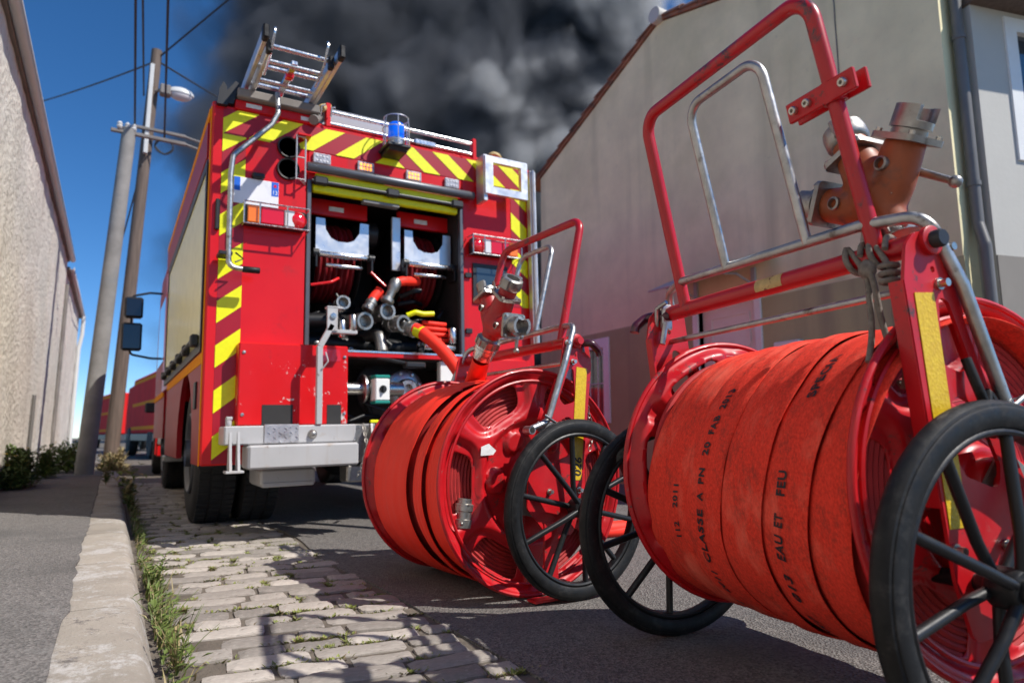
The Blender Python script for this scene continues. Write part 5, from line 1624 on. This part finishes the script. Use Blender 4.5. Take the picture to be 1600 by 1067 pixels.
# ------------------------------------------------------------------ flat hose wound on a reel
def wound_hose(name, label, cart, hub, bands, m, core_m, helix, sag=0.03, texts=(), seed=0):
    """bands: (y0, y1, radius). phi = 0 faces -x, 90 up; every turn is a flattened, slightly lifted band"""
    t = thing(name, label, 'hose', cart.location, cart.rotation_euler.z)
    hx, hz_ = hub
    def surf(phi, y, r):
        s = math.sin(phi)
        rr = r + (sag * max(0, -s) ** 1.5)
        return Vector((hx - rr * math.cos(phi), y, hz_ + rr * s))
    core = MB()
    prof = []
    rr0 = min(b[2] for b in bands) - 0.013
    yl, yh = min(b[0] for b in bands), max(b[1] for b in bands)
    NP = 90
    k = 40
    vs, fs = [], []
    for i in range(k + 1):
        y = yl + (yh - yl) * i / k
        for j in range(NP):
            phi = 2 * math.pi * j / NP
            vs.append(surf(phi, y, rr0 + 0.006 * math.sin(i * 1.9 + 0.3 * math.sin(phi))))
    for i in range(k):
        for j in range(NP):
            fs.append((i * NP + j, i * NP + (j + 1) % NP, (i + 1) * NP + (j + 1) % NP, (i + 1) * NP + j))
    # flat ends showing the edges of the turns below
    core.add(vs, fs)
    core.build('inner_turns', core_m, t)
    for (yy, sg) in ((yl, -1), (yh, 1)):
        sc = MB()
        q = 0
        rr = 0.09
        while rr < rr0:
            ring = [surf(2 * math.pi * j / 60, yy - sg * 0.012, rr) for j in range(60)]
            sc.tube(ring, 0.0085, 6, closed=True)
            rr += 0.016
        sc.build('turn_edges', core_m, t)
    NPH = 220
    placed = []
    for bi, (y0, y1, r, tl_) in enumerate(bands):
        w = y1 - y0
        sec = []
        n = 14
        for q in range(n + 1):                 # outer face, lifted along one edge
            u = q / n
            sec.append((u, 0.0055 - 0.0045 * abs(2 * u - 1) ** 5 + 0.0016 * math.sin(math.pi * u)))
        for q in range(n, -1, -1):
            u = q / n
            sec.append((u, -0.0055 + 0.0045 * abs(2 * u - 1) ** 5))
        vs, fs = [], []
        K = len(sec)
        def bandpt(phi, u, h, bi=bi, y0=y0, w=w, r=r, tl_=tl_):
            wob = helix * math.sin(phi) * (0.6 + 0.4 * math.cos(phi) ** 2) + 0.007 * noise.noise((math.cos(phi) * 2, math.sin(phi) * 2, bi * 3.1 + seed))
            ww = w * (1 + 0.05 * noise.noise((math.cos(phi) * 1.7 + 9, math.sin(phi) * 1.7, bi + seed)))
            tilt = (0.5 - u) * 0.016 * tl_
            rip = 0.0035 * noise.noise((math.cos(phi) * 3 + u * 1.2, math.sin(phi) * 3, bi * 5 + seed)) + 0.0022 * math.sin(u * 17 + 2 * noise.noise((phi * 1.3, bi, seed))) * (1 - abs(2 * u - 1))
            return surf(phi, y0 + wob + u * ww, r + h + tilt + rip)
        for j in range(NPH):
            phi = 2 * math.pi * j / NPH
            for (u, h) in sec:
                vs.append(bandpt(phi, u, h))
        for j in range(NPH):
            for q in range(K):
                a, b = j * K + q, j * K + (q + 1) % K
                c, d = ((j + 1) % NPH) * K + (q + 1) % K, ((j + 1) % NPH) * K + q
                fs.append((a, b, c, d))
        bo = MB().add(vs, fs).build('hose_turn', m, t, smooth=75)
        placed.append((bo, bandpt, r))
    for (bi, s, phi0, phi1, u0, hgt) in texts:
        bo, bandpt, r = placed[bi]
        tv, tf = text_mesh(s, 1.0, 1.12, 0.030)
        wid = max(v.x for v in tv)
        out = []
        for v in tv:
            phi = R(phi0) + (R(phi1) - R(phi0)) * v.x / wid
            u = u0 + v.y * hgt
            out.append(bandpt(phi, u, 0.0055 - 0.0045 * abs(2 * u - 1) ** 5 + 0.0016 * math.sin(math.pi * u) + 0.0030))
        MB().add(out, tf).build('printed_text', 'ink_black', bo, smooth=0)
    return t
B1 = [(-0.375, -0.253, 0.362, 0.6), (-0.266, -0.114, 0.366, 0.7), (-0.132, 0.026, 0.369, 0.6), (0.018, 0.166, 0.3685, 0.25), (0.152, 0.275, 0.365, 0.15), (0.262, 0.355, 0.361, 0.1)]
# u runs from the right edge (-y) to the left edge (+y) of each turn; letters stand with their tops to the left
wound_hose('fire_hose', 'worn red flat fire hose with black lettering wound on the nearest cart', cart1, (0.155, 0.535), B1, 'hose_old', 'hose_inner', -0.10, 0.035,
           texts=[(3, w, a, b, 0.42, 0.25) for w, a, b in (('112', -65, -57), ('2011', -51, -40.5), ('CLASSE', -36, -13), ('A', -9.5, -6), ('PN', -3, 3.5), ('20', 8.5, 14), ('FAB', 17, 25), ('2013', 28, 37.5))]
           + [(1, w, a, b, 0.44, 0.28) for w, a, b in (('087', -61, -52), ('013', -44, -33), ('EAU', -27.5, -18), ('ET', -15.5, -10.5), ('FEU', -4.5, 4.5), ('SPECIA', 31, 51))]
           + [(4, w, a, b, 0.30, 0.2) for w, a, b in (('112', -28, -20), ('2011', -14, -4))], seed=1)
B2 = [(-0.315, -0.150, 0.424, 0.2), (-0.160, 0.045, 0.434, 0.5), (0.075, 0.190, 0.422, -1.2), (0.185, 0.312, 0.410, 0.3)]
h2 = wound_hose('fire_hose', 'smooth bright orange-red flat hose wound on the cart marked 026', cart2, (0.105, 0.462), B2, 'hose_new', 'hose_inner', 0.045, 0.015, seed=5)
lead = [(0.02, -0.26, 0.80), (0.06, -0.20, 0.86), (0.10, -0.13, 0.905), (0.125, -0.06, 0.955), (0.145, 0.0, 1.0)]
vs, fs = [], []
sp = smooth_path(lead, 5)
for i, p in enumerate(sp):
    t = i / (len(sp) - 1)
    d = (sp[min(i + 1, len(sp) - 1)] - sp[max(i - 1, 0)]).normalized()
    x = Vector((1, 0.35, 0)); x = (x - d * x.dot(d)).normalized()
    y = d.cross(x)
    a_, b_ = 0.082 - 0.040 * t, 0.010 + 0.030 * t
    for j in range(18):
        an = 2 * math.pi * j / 18
        vs.append(p + x * a_ * math.cos(an) + y * b_ * math.sin(an))
for i in range(len(sp) - 1):
    for j in range(18):
        fs.append((i * 18 + j, i * 18 + (j + 1) % 18, (i + 1) * 18 + (j + 1) % 18, (i + 1) * 18 + j))
MB().add(vs, fs).build('hose_lead', 'hose_new', h2, smooth=80)
# coupling of the inner end, showing through a window of the flange
cq = MB()
coupling(cq, (0.42, 0.335, 0.40), Vector((0.12, 0, -1)).normalized(), 0.038, 0.11)
cq.build('tail_coupling', 'cast_metal', h2)

# ------------------------------------------------------------------ dividing breechings on the carts
def divider(name, label, cart, base, ev, eu, body_m, ang=(45, -57), scale=1.0):
    t = thing(name, label, 'hose divider', cart.matrix_basis @ Vector(base), cart.rotation_euler.z)
    ev, eu = Vector(ev).normalized(), Vector(eu)
    eu = (eu - ev * eu.dot(ev)).normalized()
    en = eu.cross(ev)
    def Q(u, v, n=0.0):
        return (eu * u + ev * v + en * n) * scale
    b = MB()
    j = Q(0, 0.115)
    b.tube([Q(0, 0.035), Q(0, 0.07), Q(0, 0.115), Q(0, 0.165), Q(0, 0.255)], [0.040 * scale, 0.045 * scale, 0.068 * scale, 0.054 * scale, 0.046 * scale], 20)
    ends = [(0.0, 0.21, 0)]
    for a in ang:
        d = eu * math.sin(R(a)) + ev * math.cos(R(a))
        s0 = Q(0, 0.095)
        b.tube([s0, s0 + d * 0.06 * scale, s0 + d * 0.155 * scale], [0.050 * scale, 0.052 * scale, 0.044 * scale], 20)
    bo = b.build('body', body_m, t)
    rm = bo.modifiers.new('cast', 'REMESH'); rm.mode = 'VOXEL'; rm.voxel_size = 0.0055; rm.use_smooth_shade = True
    sm = bo.modifiers.new('soft', 'SMOOTH'); sm.iterations = 10; sm.factor = 0.6
    # outlets
    outs = [(Q(0, 0.25), ev, 0.0, 1)] + [(Q(0, 0.095) + (eu * math.sin(R(a)) + ev * math.cos(R(a))) * 0.150 * scale, eu * math.sin(R(a)) + ev * math.cos(R(a)), a, 0) for a in ang]
    for (o, d, a, main) in outs:
        x = en
        y = d.cross(x).normalized()
        Mo = Matrix((( x.x, y.x, d.x, o.x), (x.y, y.y, d.y, o.y), (x.z, y.z, d.z, o.z), (0, 0, 0, 1)))
        fl = MB().prism(rrect(0, 0, 0.056 * scale, 0.056 * scale, 0.014 * scale), (), 0, 0.014 * scale, Mo)
        fo = fl.build('flange', 'cast_metal', t, smooth=30)
        bo_ = MB()
        for sx in (-1, 1):
            for sy in (-1, 1):
                bo_.lathe([(0.007, 0), (0.007, 0.008), (0, 0.009)], Mo @ Vector((sx * 0.044 * scale, sy * 0.044 * scale, 0.014 * scale)), d, 6)
        bo_.build('bolt', 'bolt_zinc', fo)
        cp = MB()
        r = 0.043 * scale
        if main:
            cp.lathe([(r * 0.95, 0.014), (r * 0.95, 0.045)], o, d, 24)
            cp.build('neck', body_m, fo)
            cp = MB()
            cp.lathe([(0.0, 0.075), (r * 0.7, 0.075), (r * 0.72, 0.10), (r * 0.95, 0.10), (r * 1.12, 0.095), (r * 1.18, 0.08), (r * 1.18, 0.055), (r * 1.0, 0.045), (r * 0.9, 0.044)], o, d, 28)
            for k in (0, 1):
                an = k * math.pi + 0.5
                c = o + d * 0.08 + (x * math.cos(an) + y * math.sin(an)) * r * 1.08
                cp.box((-0.02, -0.008, -0.03), (0.02, 0.012, 0.022), 0.005, Matrix.Translation(c) @ (Matrix((( x.x, y.x, d.x), (x.y, y.y, d.y), (x.z, y.z, d.z))).to_4x4()) @ Matrix.Rotation(an - math.pi / 2, 4, 'Z'))
        else:
            cp.lathe([(r * 0.9, 0.014), (r * 0.9, 0.028), (r * 1.05, 0.03), (r * 1.05, 0.046), (r * 0.72, 0.048), (r * 0.70, 0.02), (0, 0.02)], o, d, 24)
            for k in (0, 1):
                an = k * math.pi
                c = o + d * 0.045
                Mk = Matrix.Translation(c) @ (Matrix((( x.x, y.x, d.x), (x.y, y.y, d.y), (x.z, y.z, d.z))).to_4x4()) @ Matrix.Rotation(an, 4, 'Z')
                cp.prism([(r * 1.05 * math.cos(R(q)), r * 1.05 * math.sin(R(q))) for q in range(-58, 59, 13)] + [(r * 0.76 * math.cos(R(q)), r * 0.76 * math.sin(R(q))) for q in range(58, -59, -13)], (), 0.0, 0.034, Mk)
        cp.build('coupling', 'cast_metal', fo)
        if not main:
            s0 = o - d * 0.055 * scale
            for sgn, nm in ((1, 'valve_stem'), (-1, 'valve_stem')):
                MB().lathe([(0.012, 0.0), (0.0165, 0.0), (0.0165, 0.052 * scale), (0.0165, 0.056 * scale), (0.012, 0.058 * scale), (0.012, 0.04 * scale)], s0, en * sgn, 18).build(nm, 'cast_metal', t)
                MB().lathe([(0.0125, 0.042 * scale), (0.0, 0.042 * scale)], s0, en * sgn, 16).build('socket_shade', 'dark_interior', t)  # dark disc painted as the shade inside the open stem
            p0 = s0 + en * 0.052 * scale
            side = 1 if a > 0 else -1
            ldir = (eu * side * 0.55 - ev * 0.80).normalized()
            p1 = p0 + en * 0.012
            lv = MB().tube([p0, p1, p1 + ldir * 0.02, p1 + ldir * 0.10 * scale], [0.010, 0.0105, 0.0095, 0.008], 12).ball(p1 + ldir * 0.105 * scale, 0.0145, 12)
            lv.build('valve_lever', 'cast_metal', t)
    ic = MB()
    ic.lathe([(0.040 * scale, 0.0), (0.052 * scale, 0.002), (0.055 * scale, 0.012), (0.055 * scale, 0.038), (0.046 * scale, 0.042), (0.042 * scale, 0.05)], Q(0, -0.005), ev, 28)
    for k in range(10):
        an = k * math.pi / 5
        ic.box((-0.005, -0.004, 0.004), (0.005, 0.004, 0.034), 0.001, Matrix.Translation(Q(0, -0.005) + (eu * math.cos(an) + en * math.sin(an)) * 0.0565 * scale) @ Matrix(((eu.x, en.x, ev.x), (eu.y, en.y, ev.y), (eu.z, en.z, ev.z))).to_4x4())
    io = ic.build('inlet_coupling', 'cast_metal', t)
    return t, Q, ev, eu, en
divider('hose_divider', 'scuffed orange three-way hose divider clamped on the nearest cart handle', cart1, (0.01, -0.352, 1.085), (0.0, 0.37, 0.93), (0, 0.93, -0.37), 'divider_orange', (48, -50), 1.0)
d2, Q2, ev2, eu2, en2 = divider('hose_divider', 'red three-way hose divider with chrome outlets on the cart marked 026', cart2, (0.148, 0.055, 1.062), (0.0, 0.62, 0.78), (0, -0.78, 0.62), 'divider_red', (58, -58), 1.0)
cc = MB()
bl_ = Vector((0.148, 0.055, 1.062)) - Vector(ev2) * 0.005
cc2 = MB()
cc2.lathe([(0.044, -0.075), (0.047, -0.07), (0.047, -0.035), (0.053, -0.033), (0.053, -0.020), (0.049, -0.018), (0.054, -0.015), (0.054, -0.003), (0.048, 0.0)], (0, 0, 0), ev2, 28)
cc2.build('hose_ferrule', 'aluminium', d2)

# ------------------------------------------------------------------ cords, straps, stickers, chain
rp_ = thing('tie_cord', 'grey braided cord knotted round the crossbar, hanging double on the nearest cart', 'rope', cart1.location, cart1.rotation_euler.z)
rb = MB()
r = 0.0068
def loop_round(y, n=1.25, rr=0.033):
    return [(-0.05 - rr * math.cos(a), y + 0.006 * a, 1.045 + rr * math.sin(a)) for a in [i * 0.35 for i in range(int(n * 18))]]
rb.tube(smooth_path(loop_round(-0.322)[::3] + [(-0.080, -0.330, 1.00), (-0.078, -0.334, 0.93), (-0.085, -0.338, 0.86), (-0.11, -0.345, 0.80)], 4), r, 10)
rb.tube(smooth_path([(-0.085, -0.335, 1.03), (-0.082, -0.350, 0.98), (-0.070, -0.352, 0.90), (-0.060, -0.358, 0.84), (-0.05, -0.362, 0.78)], 5), r, 10)
rb.ball((-0.080, -0.336, 1.01), 0.018, 10, (1, 1.2, 1.3))
rb.build('cord', 'rope_grey', rp_)
rp2 = thing('tie_cord', 'grey cord with a hooked end hanging beside the yellow strip on the nearest cart', 'rope', cart1.location, cart1.rotation_euler.z)
rb = MB()
rb.tube(smooth_path(loop_round(-0.385, 1.3)[::3] + [(-0.082, -0.392, 1.00), (-0.078, -0.394, 0.95), (-0.084, -0.397, 0.88), (-0.080, -0.405, 0.80), (-0.082, -0.408, 0.765), (-0.075, -0.395, 0.745), (-0.068, -0.382, 0.755)], 4), r, 10)
for q in range(3):
    rb.tube([(-0.082 + 0.017 * math.cos(a), -0.390 + 0.017 * math.sin(a), 1.005 - q * 0.017) for a in [i * math.pi / 8 for i in range(16)]], r * 0.9, 8, closed=True)
rb.tube(smooth_path([(-0.082, -0.394, 0.93), (-0.09, -0.41, 0.915), (-0.075, -0.415, 0.90), (-0.088, -0.40, 0.90)], 4), r * 0.8, 8)
rb.build('cord', 'rope_grey', rp2)
# worn sticker on the crossbar and leaflet on the far cart's flange
st = MB()
n = 8
vs = []
for j in range(7):
    for i in range(n + 1):
        a = math.pi - 0.9 + 1.5 * i / n
        rr = 0.0253
        vs.append((-0.05 + rr * math.cos(a), 0.02 - j * 0.016, 1.045 + rr * math.sin(a)))
st.add(vs, [(j * (n + 1) + i, j * (n + 1) + i + 1, (j + 1) * (n + 1) + i + 1, (j + 1) * (n + 1) + i) for j in range(6) for i in range(n)])
st.build('worn_label', 'sticker_tan', cart1)
lf = MB().prism([(0.30, 0.585), (0.335, 0.612), (0.37, 0.600), (0.372, 0.565), (0.315, 0.568)], (), 0.372, 0.3735, Matrix(((1, 0, 0, 0), (0, 0, 1, 0), (0, 1, 0, 0), (0, 0, 0, 1))))
lf.build('paper_label', 'sticker_white', cart2, smooth=0)
chn = MB()
chain(chn, [(-0.10, 0.44, 0.86), (-0.15, 0.42, 0.74), (-0.17, 0.42, 0.66), (-0.15, 0.42, 0.58)], 0.008, 0.002)
chn.build('chain', 'chain_steel', cart2)
MB().tube(smooth_path([(0.02, -0.468, 0.80), (0.03, -0.48, 0.74), (0.06, -0.475, 0.70), (0.075, -0.47, 0.73), (0.09, -0.475, 0.69), (0.07, -0.47, 0.64)], 4), 0.010, 8).build('strap', 'rubber', cart1)
# stray hose end lying on the road right of the far cart
sh = thing('hose_end', 'orange-red hose lying on the asphalt right of the far cart', 'hose', (0, 0, 0))
MB().tube(smooth_path([(2.0, 3.75, 0.036), (2.35, 3.55, 0.036), (2.8, 3.42, 0.036), (3.3, 3.5, 0.036), (3.9, 3.9, 0.036)], 6), 0.036, 14).build('hose', 'hose_new', sh)
# ================================================================== smoke plume rising beyond the houses
so_ = tag(MB().box((-54, -17, 4), (58, 17, 74), 0.5).build('smoke', 'black_plastic', smooth=0), 'dark grey billowing smoke plume filling the sky behind the truck', 'smoke', kind='stuff')
so_.location = (39, 74, 0)
so_.rotation_euler = (0, 0, -R(28))
m = bpy.data.materials.new('smoke')
m.use_nodes = True
n, l = m.node_tree.nodes, m.node_tree.links
n.remove(n['Principled BSDF'])
pv = n.new('ShaderNodeVolumePrincipled')
pv.inputs['Anisotropy'].default_value = 0.0
l.new(pv.outputs[0], n['Material Output'].inputs['Volume'])
tc = n.new('ShaderNodeTexCoord')
def math_(op, a, b=None, clamp=False):
    x = n.new('ShaderNodeMath'); x.operation = op; x.use_clamp = clamp
    for i, v in enumerate((a, b)):
        if v is None: continue
        if isinstance(v, (int, float)): x.inputs[i].default_value = v
        else: l.new(v, x.inputs[i])
    return x.outputs[0]
def noise_(scale, detail, off=(0, 0, 0), dist=0.0):
    mp = n.new('ShaderNodeMapping'); mp.inputs['Location'].default_value = off
    l.new(tc.outputs['Object'], mp.inputs[0])
    t = n.new('ShaderNodeTexNoise')
    t.inputs['Scale'].default_value = scale; t.inputs['Detail'].default_value = detail; t.inputs['Distortion'].default_value = dist
    l.new(mp.outputs[0], t.inputs['Vector'])
    return t.outputs[0]
def range_(v, a, b, c=0.0, d=1.0, smooth=True):
    x = n.new('ShaderNodeMapRange'); x.interpolation_type = 'SMOOTHSTEP' if smooth else 'LINEAR'
    for i, q in zip((1, 2, 3, 4), (a, b, c, d)): x.inputs[i].default_value = q
    l.new(v, x.inputs[0])
    return x.outputs[0]
sx = n.new('ShaderNodeSeparateXYZ')
l.new(tc.outputs['Object'], sx.inputs[0])
X, Y, Z = sx.outputs
big = noise_(0.035, 1.0, (3, 0, 5))
dsp = n.new('ShaderNodeTexNoise'); dsp.inputs['Scale'].default_value = 0.06; dsp.inputs['Detail'].default_value = 4
l.new(tc.outputs['Object'], dsp.inputs['Vector'])
va = n.new('ShaderNodeVectorMath'); va.operation = 'MULTIPLY_ADD'
l.new(dsp.outputs['Color'], va.inputs[0]); va.inputs[1].default_value = (13, 13, 13); l.new(tc.outputs['Object'], va.inputs[2])
vo = n.new('ShaderNodeTexVoronoi'); vo.inputs['Scale'].default_value = 0.082; vo.inputs['Detail'].default_value = 2.2; vo.inputs['Roughness'].default_value = 0.55
l.new(va.outputs[0], vo.inputs['Vector'])
mid = math_('SUBTRACT', 1.0, math_('MULTIPLY', vo.outputs['Distance'], 0.9))
# soft edge on the left, ragged on the right where it also thins
xl = range_(math_('ADD', X, math_('MULTIPLY', math_('SUBTRACT', big, 0.5), 20.0)), -56.0, -16.0)
xr = range_(math_('ADD', X, math_('MULTIPLY', Z, 0.12)), 46.0, 20.0)
yy_ = range_(math_('ABSOLUTE', Y), 17.0, 7.0)
zt = range_(Z, 4.0, 12.0)
shape = math_('MULTIPLY', math_('MULTIPLY', xl, xr), math_('MULTIPLY', yy_, zt))
f = math_('ADD', math_('MULTIPLY', shape, 2.3), math_('MULTIPLY', math_('SUBTRACT', mid, 0.62), 2.2))
f = math_('MULTIPLY', range_(f, 0.0, 0.8), math_('POWER', shape, 0.4))
l.new(math_('MULTIPLY', math_('MULTIPLY', f, math_('MULTIPLY', xl, xl)), 0.75), pv.inputs['Density'])
mxc = n.new('ShaderNodeMix'); mxc.data_type = 'RGBA'  # paler colour to the right and upward paints in the sunlit billows
l.new(range_(math_('ADD', math_('ADD', X, math_('MULTIPLY', Z, 0.35)), math_('MULTIPLY', math_('SUBTRACT', mid, 0.5), 60.0)), -4.0, 24.0), mxc.inputs[0])
mxc.inputs[6].default_value = (0.22, 0.23, 0.26, 1)
mxc.inputs[7].default_value = (0.97, 0.96, 0.96, 1)
l.new(mxc.outputs[2], pv.inputs['Color'])
so_.data.materials.clear()
so_.data.materials.append(m)

# ================================================================== pieces that can be told apart become parts of their own
def split_loose(names):
    for o in list(bpy.data.objects):
        if o.type != 'MESH' or o.name.split('.')[0] not in names or o.parent is None:
            continue
        me = o.data
        n = len(me.vertices)
        par = list(range(n))
        def find(a):
            while par[a] != a:
                par[a] = par[par[a]]
                a = par[a]
            return a
        for e in me.edges:
            a, b = find(e.vertices[0]), find(e.vertices[1])
            if a != b:
                par[a] = b
        groups = {}
        for p in me.polygons:
            groups.setdefault(find(p.vertices[0]), []).append(tuple(p.vertices))
        if len(groups) < 2:
            continue
        co = [v.co.copy() for v in me.vertices]
        first = True
        for fs in groups.values():
            used = sorted({v for f in fs for v in f})
            mp = {v: i for i, v in enumerate(used)}
            m2 = MB().add([co[v] for v in used], [tuple(mp[v] for v in f) for f in fs])
            q = m2.build(o.name.split('.')[0] + '_piece', me.materials[0], o.parent)
            q.matrix_local = o.matrix_local.copy()
            for mod in o.modifiers:
                k = q.modifiers.new(mod.name, mod.type)
                if mod.type == 'SOLIDIFY':
                    k.thickness, k.offset = mod.thickness, mod.offset
            if first:
                o.data = q.data
                bpy.data.objects.remove(q)
                first = False
            else:
                q.name = o.name.split('.')[0]
split_loose({'bolt', 'rivet', 'wheel_nut', 'led', 'hinge', 'guide_roller', 'reel_disc', 'locker_frame', 'ladder_roller', 'mudguard', 'insulator', 'pipe_clamp',
             'grille', 'white_stripe', 'moulding', 'gantry_hook', 'ladder_hook', 'gutter_channel', 'end_cap', 'gantry_sticker', 'folded_edge', 'rear_panel',
             'pipe_fitting', 'manifold', 'cab_step', 'chassis', 'side_post'})
